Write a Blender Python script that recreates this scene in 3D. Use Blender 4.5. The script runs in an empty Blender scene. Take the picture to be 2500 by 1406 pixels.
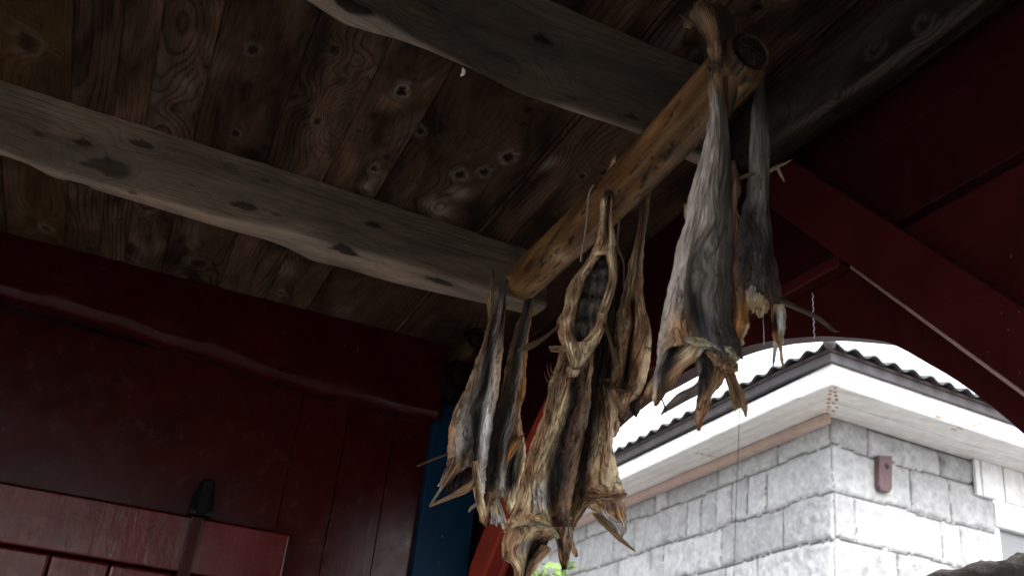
import bpy, bmesh, math, random
import numpy as np
from mathutils import Matrix, Vector
random.seed(4); rng = np.random.default_rng(7)
S = bpy.context.scene
COL = S.collection

# ------------------------------------------------------------------ camera
F = 2400.0; CX, CY = 1250.0, 703.0            # survey of the photograph: focal length and centre, in its pixels
def _axes():
    d = np.array([151 - CX, 1690 - CY, F]); r = math.radians(6.9)
    n = np.cross([math.cos(r), math.sin(r), 0], d); n /= np.linalg.norm(n)
    if n[1] > 0: n = -n
    y = d / np.linalg.norm(d)
    return np.stack([np.cross(y, n), y, n])
R = _axes()                                    # rows: world axes seen from the camera
cam = bpy.data.objects.new('camera', bpy.data.cameras.new('camera')); COL.objects.link(cam)
rt, up, fw = R @ [1, 0, 0], R @ [0, -1, 0], R @ [0, 0, 1]
M = Matrix.Identity(4)
for i in range(3):
    M[i][0], M[i][1], M[i][2] = rt[i], up[i], -fw[i]
cam.matrix_world = M
cam.data.sensor_width = 36; cam.data.lens = 36 * F / 2500
cam.data.clip_start = 0.02; cam.data.clip_end = 2000
cam.data.dof.use_dof = True; cam.data.dof.focus_distance = 1.85; cam.data.dof.aperture_fstop = 6.5
S.camera = cam

# ------------------------------------------------------------------ light: bright overcast day
SUN_EL, SUN_ROT = math.radians(48), math.radians(196)
w = bpy.data.worlds.new('World'); S.world = w; w.use_nodes = True
nt = w.node_tree; nt.nodes.clear()
sky = nt.nodes.new('ShaderNodeTexSky'); sky.sky_type = 'NISHITA'; sky.sun_disc = False
sky.sun_elevation = SUN_EL; sky.sun_rotation = SUN_ROT; sky.air_density = 1.0; sky.dust_density = 4.0; sky.ozone_density = 1.0
hs = nt.nodes.new('ShaderNodeHueSaturation'); hs.inputs['Saturation'].default_value = 0.18
bg = nt.nodes.new('ShaderNodeBackground'); bg.inputs['Strength'].default_value = 0.15
ow = nt.nodes.new('ShaderNodeOutputWorld')
nt.links.new(sky.outputs[0], hs.inputs['Color']); nt.links.new(hs.outputs[0], bg.inputs[0]); nt.links.new(bg.outputs[0], ow.inputs[0])
sl = bpy.data.lights.new('sun', 'SUN'); sl.energy = 0.5; sl.angle = math.radians(40); sl.color = (1, .97, .93)
sun = bpy.data.objects.new('sun', sl); COL.objects.link(sun)
sdir = Vector((math.sin(SUN_ROT) * math.cos(SUN_EL), math.cos(SUN_ROT) * math.cos(SUN_EL), math.sin(SUN_EL)))
sun.rotation_euler = sdir.to_track_quat('Z', 'Y').to_euler(); sun.location = (0, -3, 6)
S.view_settings.view_transform = 'Standard'; S.view_settings.look = 'None'
S.view_settings.exposure = 2.15; S.view_settings.gamma = 1.0
S.cycles.max_bounces = 8; S.cycles.diffuse_bounces = 5

# ------------------------------------------------------------------ surveying helpers
def ray(px, py): return R @ np.array([px - CX, py - CY, F])
def onz(px, py, z): v = ray(px, py); return v * z / v[2]
def ony(px, py, y): v = ray(px, py); return v * y / v[1]
def onx(px, py, x): v = ray(px, py); return v * x / v[0]
def proj(P):
    c = np.asarray(P) @ R
    return np.stack([CX + F * c[..., 0] / c[..., 2], CY + F * c[..., 1] / c[..., 2]], -1)
CN = np.array([0, .0375, 1.0]); C0 = 1.185 + .0375 * 1.28       # underside of the ceiling boards: z = ceil_z(y)
def ceil_z(y): return C0 - .0375 * y
def onc(px, py): v = ray(px, py); return v * C0 / (v @ CN)
GROUND = -1.6

# ------------------------------------------------------------------ object helpers
def empty(name, loc, label, cat, group=None):
    o = bpy.data.objects.new(name, None); COL.objects.link(o); o.location = loc; o.empty_display_size = .05
    return tag(o, label, cat, group)
def tag(o, label=None, cat=None, group=None, kind=None):
    if label: o['label'] = label
    if cat: o['category'] = cat
    if group: o['group'] = group
    if kind: o['kind'] = kind
    return o
def obj(name, verts, faces, mat, parent=None, smooth=True, attrs=None, uv=None):
    me = bpy.data.meshes.new(name)
    verts = np.asarray(verts, float)
    if parent is not None and 'house' in ((parent.parent or parent).get('category') or ''): verts = tilt(verts)
    if parent is not None: verts = verts - np.array(parent.location if parent.parent is None else parent.parent.location)
    me.from_pydata(verts.tolist(), [], [tuple(map(int, f)) for f in faces])
    if attrs:
        for k, v in attrs.items():
            v = np.asarray(v, np.float32)
            if v.ndim == 1:
                a = me.attributes.new(k, 'FLOAT', 'POINT'); a.data.foreach_set('value', v)
            else:
                a = me.attributes.new(k, 'FLOAT_COLOR', 'POINT')
                a.data.foreach_set('color', np.concatenate([v, np.ones((len(v), 1), np.float32)], 1).ravel())
    if uv is not None:
        L = me.uv_layers.new(name='UVMap'); idx = np.empty(len(me.loops), np.int32); me.loops.foreach_get('vertex_index', idx)
        L.data.foreach_set('uv', np.asarray(uv, np.float32)[idx].ravel())
    me.materials.append(mat)
    if smooth: me.polygons.foreach_set('use_smooth', [True] * len(me.polygons))
    me.update()
    o = bpy.data.objects.new(name, me); COL.objects.link(o)
    if parent is not None: o.parent = parent
    return o
class Geo:
    """collects verts, faces and attributes of one mesh"""
    def __init__(s): s.v = []; s.f = []; s.c = []; s.uv = []; s.n = 0
    def add(s, v, f, c=None, uv=None):
        v = np.asarray(v, float).reshape(-1, 3); s.f += [tuple(i + s.n for i in q) for q in f]; s.v.append(v); s.n += len(v)
        s.c.append(np.tile((.5, .5, .5), (len(v), 1)) if c is None else np.broadcast_to(np.asarray(c, float), (len(v), 3)))
        s.uv.append(v[:, [0, 2]] if uv is None else np.asarray(uv).reshape(-1, 2))
        return s
    def box(s, lo, hi, c=None, jit=0):
        x0, y0, z0 = lo; x1, y1, z1 = hi
        v = [(x, y, z) for x in (x0, x1) for y in (y0, y1) for z in (z0, z1)]
        v = np.array(v) + (rng.uniform(-jit, jit, (8, 3)) if jit else 0)
        return s.add(v, [(0, 1, 3, 2), (4, 6, 7, 5), (0, 4, 5, 1), (2, 3, 7, 6), (0, 2, 6, 4), (1, 5, 7, 3)], c)
    def prism(s, a, b, c=None):
        """a, b: matching closed polygons (front, back)"""
        a = np.asarray(a, float); b = np.asarray(b, float); n = len(a)
        return s.add(np.concatenate([a, b]), [tuple(range(n)), tuple(range(2 * n - 1, n - 1, -1))] + [(i, i + n, (i + 1) % n + n, (i + 1) % n) for i in range(n)], c)
    def tube(s, pts, rad, n=8, c=None):
        pts = np.asarray(pts, float); k = len(pts); rad = np.broadcast_to(np.asarray(rad, float), (k,))
        t = np.gradient(pts, axis=0); t /= np.linalg.norm(t, axis=1)[:, None] + 1e-9
        ref = np.array([0.3, .2, 1.0]) if abs(t[:, 2]).mean() < .9 else np.array([1., .1, 0])
        a = np.cross(t, ref); a /= np.linalg.norm(a, axis=1)[:, None]; b = np.cross(t, a)
        th = np.linspace(0, 2 * np.pi, n, endpoint=False)
        v = pts[:, None] + rad[:, None, None] * (np.cos(th)[None, :, None] * a[:, None] + np.sin(th)[None, :, None] * b[:, None])
        f = [(i * n + j, i * n + (j + 1) % n, (i + 1) * n + (j + 1) % n, (i + 1) * n + j) for i in range(k - 1) for j in range(n)]
        f += [tuple(range(n - 1, -1, -1)), tuple((k - 1) * n + j for j in range(n))]
        L = np.concatenate([[0], np.cumsum(np.linalg.norm(np.diff(pts, axis=0), axis=1))])
        uv = np.stack(np.broadcast_arrays(th[None] * .01, L[:, None]), -1)
        if c is not None and np.ndim(c) == 2: c = np.repeat(np.asarray(c), n, 0)
        return s.add(v, f, c, uv)
    def build(s, name, mat, parent=None, smooth=False):
        return obj(name, np.concatenate(s.v), s.f, mat, parent, smooth, {'col': np.concatenate(s.c)}, np.concatenate(s.uv))
def bevel(o, wdt=.004, seg=2):
    m = o.modifiers.new('bevel', 'BEVEL'); m.width = wdt; m.segments = seg; m.limit_method = 'ANGLE'; m.angle_limit = math.radians(40)
    return o
def grid_faces(nv, nu, wrap=False):
    i, j = np.meshgrid(np.arange(nv - 1), np.arange(nu if wrap else nu - 1), indexing='ij')
    k = (j + 1) % nu
    return np.stack([i * nu + j, i * nu + k, (i + 1) * nu + k, (i + 1) * nu + j], -1).reshape(-1, 4)
def cr(P, n):
    """Catmull-Rom resampling of an array of control rows to n samples"""
    P = np.asarray(P, float); k = len(P)
    if k == 1: return np.repeat(P, n, 0)
    t = np.linspace(0, k - 1, n); i = np.minimum(t.astype(int), k - 2); u = (t - i).reshape((-1,) + (1,) * (P.ndim - 1))
    E = np.concatenate([[2 * P[0] - P[1]], P, [2 * P[-1] - P[-2]]])
    a, b, c, d = E[i], E[i + 1], E[i + 2], E[i + 3]
    return .5 * (2 * b + (c - a) * u + (2 * a - 5 * b + 4 * c - d) * u * u + (3 * b - a - 3 * c + d) * u ** 3)
def vnoise(x, y, seed):
    """smooth value noise on arrays"""
    g = np.random.default_rng(seed).uniform(-1, 1, (64, 64))
    xi = np.floor(x).astype(int); yi = np.floor(y).astype(int); fx = x - xi; fy = y - yi
    fx = fx * fx * (3 - 2 * fx); fy = fy * fy * (3 - 2 * fy)
    G = lambda a, b: g[a % 64, b % 64]
    return (G(xi, yi) * (1 - fx) + G(xi + 1, yi) * fx) * (1 - fy) + (G(xi, yi + 1) * (1 - fx) + G(xi + 1, yi + 1) * fx) * fy
def fbm(x, y, seed, o=3):
    return sum(vnoise(x * 2 ** k, y * 2 ** k, seed + k) / 2 ** k for k in range(o))

# ------------------------------------------------------------------ materials
class Mat:
    def __init__(s, name):
        s.m = bpy.data.materials.new(name); s.m.use_nodes = True; s.t = s.m.node_tree; s.t.nodes.clear()
        s.out = s.n('ShaderNodeOutputMaterial'); s.b = s.n('ShaderNodeBsdfPrincipled'); s.l(s.b.outputs[0], s.out.inputs[0])
    def n(s, t, **k):
        o = s.t.nodes.new(t)
        for a, v in k.items(): setattr(o, a, v)
        return o
    def l(s, a, b): s.t.links.new(a, b)
    def put(s, sock, v):
        if hasattr(v, 'is_linked') or isinstance(v, bpy.types.NodeSocket): s.l(v, sock)
        else: sock.default_value = v
    def attr(s, name, vec=False):
        o = s.n('ShaderNodeAttribute', attribute_name=name); return o.outputs['Color' if vec else 'Fac']
    def coord(s, which='Object'): return s.n('ShaderNodeTexCoord').outputs[which]
    def scale(s, v, sc):
        o = s.n('ShaderNodeMapping'); s.l(v, o.inputs[0]); o.inputs['Scale'].default_value = sc; return o.outputs[0]
    def noise(s, v, sc=5, det=4, rough=.55, dist=0):
        o = s.n('ShaderNodeTexNoise'); s.l(v, o.inputs['Vector'])
        for k, x in (('Scale', sc), ('Detail', det), ('Roughness', rough), ('Distortion', dist)): o.inputs[k].default_value = x
        return o.outputs['Fac']
    def vor(s, v, sc, feat='F1'):
        o = s.n('ShaderNodeTexVoronoi', feature=feat); s.l(v, o.inputs['Vector']); o.inputs['Scale'].default_value = sc; return o.outputs['Distance']
    def ramp(s, f, *st):
        o = s.n('ShaderNodeValToRGB'); s.l(f, o.inputs[0]); e = o.color_ramp.elements
        while len(e) < len(st): e.new(.5)
        for q, (p, c) in zip(e, st): q.position = p; q.color = (c, c, c, 1) if np.isscalar(c) else (*c, 1)
        return o.outputs[0]
    def mix(s, f, a, b, mode='MIX'):
        o = s.n('ShaderNodeMix', data_type='RGBA', blend_type=mode)
        for k, v in ((0, f), (6, a), (7, b)):
            s.put(o.inputs[k], (*v, 1) if isinstance(v, tuple) and len(v) == 3 else v)
        return o.outputs[2]
    def math(s, op, a, b=0., clamp=False):
        o = s.n('ShaderNodeMath', operation=op, use_clamp=clamp); s.put(o.inputs[0], a); s.put(o.inputs[1], b); return o.outputs[0]
    def bump(s, h, st=.3, d=.01):
        o = s.n('ShaderNodeBump'); s.l(h, o.inputs['Height']); o.inputs['Strength'].default_value = st; o.inputs['Distance'].default_value = d
        s.l(o.outputs[0], s.b.inputs['Normal']); return s
    def fin(s, col=None, rough=None, spec=None):
        if col is not None: s.put(s.b.inputs['Base Color'], (*col, 1) if isinstance(col, tuple) else col)
        if rough is not None: s.put(s.b.inputs['Roughness'], rough)
        if spec is not None: s.b.inputs['Specular IOR Level'].default_value = spec
        return s.m
def wood(name, dark, mid, light, pale, rough=.7, ringamt=.75, spec=.06, bumpst=.5):
    """weathered plank: attributes ring (growth ring field), hole, pale (worn halo), tone (whole board)"""
    s = Mat(name); uv = s.coord('UV')
    fib = s.noise(s.scale(uv, (420, 9, 1)), 1, 5, .65)
    st = s.noise(s.scale(uv, (9, 3.2, 1)), 1, 5, .6, 1.2)
    st2 = s.noise(s.scale(uv, (26, 7, 1)), 1, 4, .6, .6)
    rg = s.math('ADD', s.attr('ring'), s.math('MULTIPLY', fib, .45)); mk = s.math('MAXIMUM', s.ramp(s.noise(s.scale(uv, (6, 1.5, 1)), 1, 3, .5, .5), (.44, .12), (.62, 1.)), s.attr('pale')); ringamt = s.math('MULTIPLY', mk, ringamt)
    ln = s.ramp(s.math('FRACT', rg), (0, .0), (.55, .12), (.86, 1.), (1, .05))
    c = s.mix(s.ramp(st, (.36, 0.), (.7, 1.)), mid, light)
    c = s.mix(s.math('MULTIPLY', ln, ringamt), c, dark)
    c = s.mix(s.math('MULTIPLY', s.ramp(fib, (.36, 1.), (.56, 0.)), .6), c, dark)
    c = s.mix(s.math('MULTIPLY', s.ramp(st2, (.56, 0.), (.75, 1.)), .6), c, dark)
    tn = s.attr('tone'); c = s.mix(1., c, s.n('ShaderNodeCombineColor').outputs[0], 'MULTIPLY') if False else c
    mul = s.n('ShaderNodeVectorMath', operation='SCALE'); s.l(c, mul.inputs[0]); s.l(tn, mul.inputs['Scale']); c = mul.outputs[0]
    pl = s.math('MULTIPLY', s.attr('pale'), s.ramp(st2, (.25, .55), (.6, 1.)), True)
    c = s.mix(pl, c, s.mix(s.math('MULTIPLY', ln, .6), pale, mid))
    c = s.mix(s.attr('hole'), c, (.006, .004, .003))
    h = s.math('SUBTRACT', s.math('MULTIPLY', fib, .35), s.math('MULTIPLY', ln, .5))
    h = s.math('SUBTRACT', h, s.math('MULTIPLY', s.attr('hole'), 1.5))
    s.bump(h, bumpst, .004)
    return s.fin(c, s.math('ADD', s.math('MULTIPLY', st, .25), rough - .12), spec)
def paint(name, col, rough=.3, chip=.0, chipcol=(.2, .12, .1), spec=.5, wave=1.0, bst=.45):
    s = Mat(name); oc = s.coord('Object')
    gr = s.noise(s.scale(oc, (30, 30, 5)), 1, 5, .6, .4); fine = s.noise(oc, 160, 3, .6); big = s.noise(oc, 4, 3, .5)
    d = tuple(x * .62 for x in col); c = s.mix(s.ramp(s.noise(oc, 7, 5, .65, .5), (.3, 0.), (.7, 1.)), d, col)
    c = s.mix(s.math('MULTIPLY', s.ramp(fine, (.6, 0.), (.75, 1.)), .35), c, tuple(x * .4 for x in col))
    c = s.mix(s.math('MULTIPLY', s.ramp(s.noise(s.scale(oc, (55, 55, 6)), 1, 5, .7), (.5, 0.), (.7, 1.)), .55), c, tuple(x * .45 for x in col)); c = s.mix(s.math('MULTIPLY', s.ramp(s.noise(oc, 90, 2, .5), (.74, 0.), (.77, 1.)), .6), c, (.16, .10, .09))
    if chip: c = s.mix(s.math('MULTIPLY', s.ramp(s.noise(oc, 34, 6, .7, 1.), (.66, 0.), (.7, 1.)), chip), c, chipcol)
    h = s.math('ADD', s.math('MULTIPLY', gr, .8 * wave), s.math('ADD', s.math('MULTIPLY', fine, .12), s.math('MULTIPLY', big, 2.2 * wave)))
    s.bump(h, bst, .006)
    return s.fin(c, s.math('ADD', s.math('MULTIPLY', s.noise(oc, 22, 5, .65), .3), rough - .15), spec)
def fishmat(name, streak=1.0, transl=.18, rough=.6, fibs=1.0, tint=(.75, .42, .14)):
    s = Mat(name); uv = s.coord('UV'); oc = s.coord('Object'); col = s.attr('col', True)
    fib = s.noise(s.scale(uv, (150, 14, 1)), 1, 5, .7, .7); blot = s.noise(s.scale(uv, (48, 16, 1)), 1, 5, .65, .8)
    cr_ = s.ramp(s.math('ABSOLUTE', s.math('SUBTRACT', s.noise(s.scale(uv, (70, 9, 1)), 1, 3, .6, 1.4), .5)), (.0, 1.), (.035, 0.))
    cr2 = s.ramp(s.math('ABSOLUTE', s.math('SUBTRACT', s.noise(s.scale(uv, (120, 22, 1)), 1, 3, .6, 1.0), .52)), (.0, 1.), (.03, 0.))
    sp = s.noise(oc, 260, 3, .7)
    v = s.mix(s.math('MULTIPLY', s.ramp(fib, (.34, 1.), (.56, 0.)), fibs), col, s.mix(1., col, (.36, .30, .26), 'MULTIPLY'))
    v = s.mix(s.math('MULTIPLY', s.ramp(blot, (.52, 0.), (.70, 1.)), .8 * streak), v, s.mix(1., col, (.26, .20, .17), 'MULTIPLY'))
    v = s.mix(s.math('MULTIPLY', s.ramp(blot, (.28, 1.), (.44, 0.)), .5 * streak), v, s.mix(1., col, (1.5, 1.38, 1.24), 'MULTIPLY'))
    v = s.mix(s.math('MULTIPLY', cr_, .75 * streak), v, s.mix(1., col, (.16, .12, .10), 'MULTIPLY'))
    v = s.mix(s.math('MULTIPLY', cr2, .5 * streak), v, s.mix(1., col, (1.65, 1.45, 1.25), 'MULTIPLY'))
    v = s.mix(s.math('MULTIPLY', s.ramp(sp, (.60, 0.), (.70, 1.)), .5), v, s.mix(1., col, (.25, .22, .2), 'MULTIPLY'))
    h = s.math('SUBTRACT', s.math('ADD', fib, s.math('MULTIPLY', blot, 1.2)), s.math('MULTIPLY', cr_, .8)); s.bump(h, .9, .007)
    s.fin(v, s.math('ADD', s.math('MULTIPLY', blot, .35), rough - .17), .35)
    if transl:
        tr = s.n('ShaderNodeBsdfTranslucent'); s.l(s.mix(.35, v, tint), tr.inputs[0])
        mx = s.n('ShaderNodeMixShader'); mx.inputs[0].default_value = transl
        s.l(s.b.outputs[0], mx.inputs[1]); s.l(tr.outputs[0], mx.inputs[2]); s.l(mx.outputs[0], s.out.inputs[0])
    return s.m
def colmat(name, rough=.7, amt=.35, sc=20, bumpst=.4, spec=.3, dirt=(.1, .08, .07), dirtamt=.0, dsc=(1, 1, .35)):
    """colour from the mesh attribute col, broken up by noise"""
    s = Mat(name); oc = s.coord('Object'); a = s.noise(oc, sc, 6, .65, .3); b = s.noise(oc, sc * 6, 4, .6)
    c = s.mix(amt, s.attr('col', True), s.mix(1., s.attr('col', True), s.ramp(a, (.25, .35), (.75, 1.35)), 'MULTIPLY'))
    if dirtamt: c = s.mix(s.math('MULTIPLY', s.ramp(s.noise(s.scale(oc, dsc), sc * .7, 6, .7, .6), (.5, 0.), (.72, 1.)), dirtamt), c, dirt)
    s.bump(s.math('ADD', a, s.math('MULTIPLY', b, .4)), bumpst, .006)
    return s.fin(c, rough, spec)

M_ceil = wood('ceiling_boards', (.004, .0025, .002), (.016, .009, .006), (.098, .055, .033), (.21, .165, .135), .72, .85)
M_beam = wood('beam_wood', (.075, .052, .038), (.14, .116, .098), (.29, .21, .15), (.34, .27, .2), .78, .3, .07, .4)
M_ceil_lit = wood('warm_lit_board', (.012, .006, .003), (.038, .019, .008), (.085, .046, .020), (.18, .13, .085), .6, .6)  # warm light of the left corner painted into this board's colour
M_dlog = wood('dark_log_wood', (.012, .009, .007), (.022, .015, .012), (.06, .044, .035), (.15, .115, .095), .8, .5)
M_pole = wood('peeled_pole_wood', (.014, .006, .002), (.078, .034, .011), (.22, .12, .047), (.31, .22, .13), .55, .12, .18, .35)
M_red = paint('dark_red_paint', (.030, .001, .0012), .30, spec=.16, bst=.18)
M_redw = paint('wall_red_paint', (.030, .001, .0012), .24, spec=.2, bst=.10)
M_redg = paint('glossy_red_paint', (.075, .0035, .0045), .24, .3, (.10, .05, .05), .38, bst=.3)
M_reda = paint('arch_red_paint', (.043, .0048, .0055), .5, 0, spec=.1, wave=.5)
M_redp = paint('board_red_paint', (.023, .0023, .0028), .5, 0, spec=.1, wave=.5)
M_redb = paint('batten_red_paint', (.06, .007, .007), .45, 0, spec=.15, wave=.5)
M_red_lit = paint('lit_red_paint', (.42, .055, .03), .4, 0, spec=.35, wave=.4)  # red brightened to orange: outside light from below put into the colour
M_blue = paint('blue_paint', (.0012, .021, .05), .5, 0, spec=.08, wave=.5)
M_fish = fishmat('dried_fish_skin')
M_fishs = fishmat('smooth_dried_skin', .22, fibs=.55)
M_fin = fishmat('dried_fin', .5, .5, .55, .7, (.6, .5, .34))
M_bone = fishmat('dry_bone', .6, .25, .5)
M_stone = colmat('cut_stone', .85, .45, 26, .6, .2, (.22, .21, .21), .14)
M_white = colmat('white_house_paint', .55, .35, 14, .25, .35, (.34, .27, .21), .5)
M_sofl = colmat('soffit_boards', .6, .3, 14, .25, .3, (.30, .24, .19), .6, (2.2, .12, 1)); M_sofr = colmat('soffit_boards_across', .6, .3, 14, .25, .3, (.32, .27, .22), .6, (.12, 2.2, 1))
M_roof = colmat('corrugated_iron', .7, .6, 12, .3, .3, (.06, .035, .03), .25)
M_iron = colmat('iron', .6, .5, 40, .4, .4)
M_blk = colmat('black_iron', .6, .3, 40, .4, .06)
M_cord = colmat('cord', .8, .3, 200, .3)
M_leaf = colmat('leaf', .5, .4, 30, .2)
M_bark = colmat('bark', .9, .7, 26, 1.0, .2, (.02, .018, .016), .5)

# ------------------------------------------------------------------ wood fields
def wood_fields(t, s, seed, knots=(), sp=.009, h0=.05, x0=None, el=1.):
    """t across, s along (metres) -> ring, hole, pale; knots: (t, s, radius, hole, pale)"""
    r_ = np.random.default_rng(seed)
    x0 = r_.uniform(-.05, .05) if x0 is None else x0
    hh = h0 + .035 * vnoise(s * 2.2, s * 0 + 3.3, seed) + .02 * vnoise(s * 5.5, s * 0 + 9.1, seed + 1)
    xc = x0 + .03 * vnoise(s * 1.7, s * 0 + 1.1, seed + 2)
    ring = np.sqrt((t - xc) ** 2 + hh ** 2) / sp + .5 * vnoise(t * 25, s * 6, seed + 3)
    hole = np.zeros_like(ring); pale = np.zeros_like(ring)
    for kt, ks, kr, kh, kp in knots:
        wx, wy = .28 * kr * vnoise(t * 30, s * 22, seed + 61), .28 * kr * vnoise(t * 30 + 9, s * 22, seed + 62); d2 = ((t - kt + wx) * el) ** 2 + ((s - ks + wy) / 1.5) ** 2
        ring = ring + 2.6 * np.exp(-d2 / (2 * (1.7 * kr) ** 2)) * min(2, max(1, kr / .012))
        wob = 1 + .25 * vnoise(np.arctan2(t - kt, s - ks) * 2 + 7, t * 0, seed + 5)
        d = np.sqrt(d2) * wob
        if not kh: pale = np.maximum(pale, kp * np.exp(-(d / (kr * 1.1)) ** 2)); ring = ring - 1.4 * np.exp(-d2 / (2 * (1.7 * kr) ** 2)); continue
        if kh: hole = np.maximum(hole, kh * np.maximum(np.clip((1.05 - d / (kr * .95)) * 3.5, 0, 1), .32 * np.exp(-(d / (kr * 1.5)) ** 2)))
        if kp: pale = np.maximum(pale, .6 * kp * np.exp(-((d - kr * 1.15) / (kr * .5)) ** 2))
    return ring, hole, pale
def locate(P, T, Sg, pts):
    """photo points -> (t, s) on a grid of world points P (only where the grid shows nearest)"""
    q = proj(P); out = []
    for p in pts:
        d = np.hypot(q[..., 0] - p[0], q[..., 1] - p[1]); i = np.argmin(d)
        out.append((T.ravel()[i], Sg.ravel()[i], *p[2:]) if d.ravel()[i] < 40 else None)
    return [o for o in out if o]

# ------------------------------------------------------------------ ground
g = Geo(); n = 24
xs = np.concatenate([-np.geomspace(400, 1, 12), np.geomspace(1, 400, 12)])
X, Y = np.meshgrid(xs, xs, indexing='ij')
g.add(np.stack([X, Y, np.full_like(X, GROUND)], -1), grid_faces(24, 24), (.27, .265, .25))
tag(g.build('ground', colmat('gravel_ground', .9, .5, 3, .3)), kind='structure')

# ------------------------------------------------------------------ porch ceiling: boards on two hewn beams under a roof
XL, XR, YF, YW = -1.45, 1.06, -2.9, 2.883
ceiling = empty('porch_ceiling', (0, 0, C0), 'ceiling of dark weathered knotty boards over the porch', 'ceiling')
seams = [-1.4, -1.24, -1.02, -.80, -.62, -.465, onc(176, 120)[0], onc(262, 180)[0] + .02, onc(368, 220)[0], onc(480, 300)[0],
         onc(700, 250)[0], onc(868, 277)[0], onc(1013, 320)[0], onc(1332, 370)[0], onc(1622, 50)[0], onc(1994, 94)[0], XR + .1]
seams = sorted(seams)
KN = [(620, 122, .011, .9, .35), (575, 325, .010, 1, .3), (980, 226, .012, 1, 1.), (1025, 322, .009, 1, .6), (1068, 352, .006, .7, .1), (912, 413, .009, .9, .9),
      (1287, 270, .008, 1, .1), (1276, 303, .005, 1, .1), (1240, 385, .012, .9, 1.), (1182, 422, .010, .9, .8), (1122, 428, .012, .8, .8), (1420, 430, .008, .8, .5),
      (1474, 420, .010, .8, .4), (815, 122, .010, .8, .2), (775, 297, .008, .9, .4), (830, 200, .012, .5, .1), (60, 100, .022, .6, .4), (505, 165, .006, .9, 0), (450, 200, .016, 0, .35),
      (110, 558, .012, .2, .7), (686, 716, .010, .5, .7), (478, 640, .02, .8, .1), (480, 695, .012, .8, .2), (1842, 17, .009, 1, .1), (430, 265, .016, .6, .0), (940, 385, .009, .7, .3),
      (1075, 515, .022, 0, .9), (1120, 470, .016, 0, .8), (700, 660, .02, 0, .35), (1050, 500, .018, 0, .7), (890, 455, .012, 0, .6), (760, 240, .016, .4, .1), (1330, 400, .02, 0, .5), (880, 150, .01, .3, .2), (1700, 150, .02, .2, .2)]
for k in range(len(seams) - 1):
    gp = rng.choice([.0004, .0007, .0014]); a, b = seams[k] + gp, seams[k + 1] - .0004
    hi = -.75 < b and a < 1.1
    nt_, ns_ = (max(8, int((b - a) / .006)), 560) if hi else (6, 60)
    tt = np.linspace(a, b, nt_); ss = np.linspace(YF - .1 - .05 * (k % 3), YW + .1, ns_)
    if hi: ss = np.concatenate([np.linspace(YF - .1, .6, 60), np.linspace(.6, YW + .1, ns_ - 60 + 1)[1:]])
    Sg, T = np.meshgrid(ss, tt, indexing='ij')
    cup = .0012 * (((T - (a + b) / 2) / (b - a) * 2) ** 2) + rng.uniform(-.0012, .0012)
    P = np.stack([T, Sg, ceil_z(Sg) + cup], -1)
    loc = T - (a + b) / 2
    kn = [q for q in KN if a <= onc(q[0], q[1])[0] <= b]
    kn = [(onc(q[0], q[1])[0] - (a + b) / 2, onc(q[0], q[1])[1], *q[2:]) for q in kn]
    kn += [(rng.uniform(-.4, .4) * (b - a), rng.uniform(-1, YW), rng.uniform(.003, .007), rng.uniform(.4, .9), rng.uniform(0, .4)) for _ in range(4)]
    ring, hole, pale = wood_fields(loc, Sg, 100 + 7 * k, kn, rng.uniform(.008, .013), rng.uniform(.03, .07))
    pale = np.clip(pale + .35 * np.clip(fbm(T * 14 + k, Sg * 4, 300 + k) - .55, 0, 1), 0, 1)
    tone = rng.uniform(.72, 1.15) * (1 + .35 * np.clip(fbm(T * 9, Sg * 3.0, 400 + k), -.8, .8))
    bot = np.array([nt_ * i + j for i, j in [(0, 0)]])
    V = P.reshape(-1, 3); nb = len(V)
    rim = list(range(nt_)) + [i * nt_ + nt_ - 1 for i in range(1, ns_)] + [(ns_ - 1) * nt_ + j for j in range(nt_ - 2, -1, -1)] + [i * nt_ for i in range(ns_ - 2, 0, -1)]
    if len(ss) != ns_: raise ValueError
    Vt = V[rim] + [0, 0, .024]
    m = len(rim)
    fs = list(grid_faces(ns_, nt_)) + [(rim[i], rim[(i + 1) % m], nb + (i + 1) % m, nb + i) for i in range(m)]
    A = {'ring': np.concatenate([ring.ravel(), ring.ravel()[rim]]), 'hole': np.concatenate([hole.ravel(), np.full(m, .9)]),
         'pale': np.concatenate([pale.ravel(), np.zeros(m)]), 'tone': np.concatenate([tone.ravel(), tone.ravel()[rim] * .5])}
    uv = np.stack([loc + k * .37, Sg], -1).reshape(-1, 2)
    obj('plank', np.concatenate([V, Vt]), fs, M_ceil_lit if abs(b - onc(176, 120)[0]) < .01 else M_ceil, ceiling, True, A, np.concatenate([uv, uv[rim]]))
g = Geo(); zt0, zt1 = ceil_z(YF - .3) + .03, ceil_z(YW + .3) + .03
a = np.array([(XL - .1, YF - .25, zt0), (XR + .25, YF - .25, zt0), (XR + .25, YW + .3, zt1), (XL - .1, YW + .3, zt1)])
g.prism(a, a + [0, 0, .05], (.05, .045, .04)); g.build('roof_deck', M_roof, ceiling)

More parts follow.
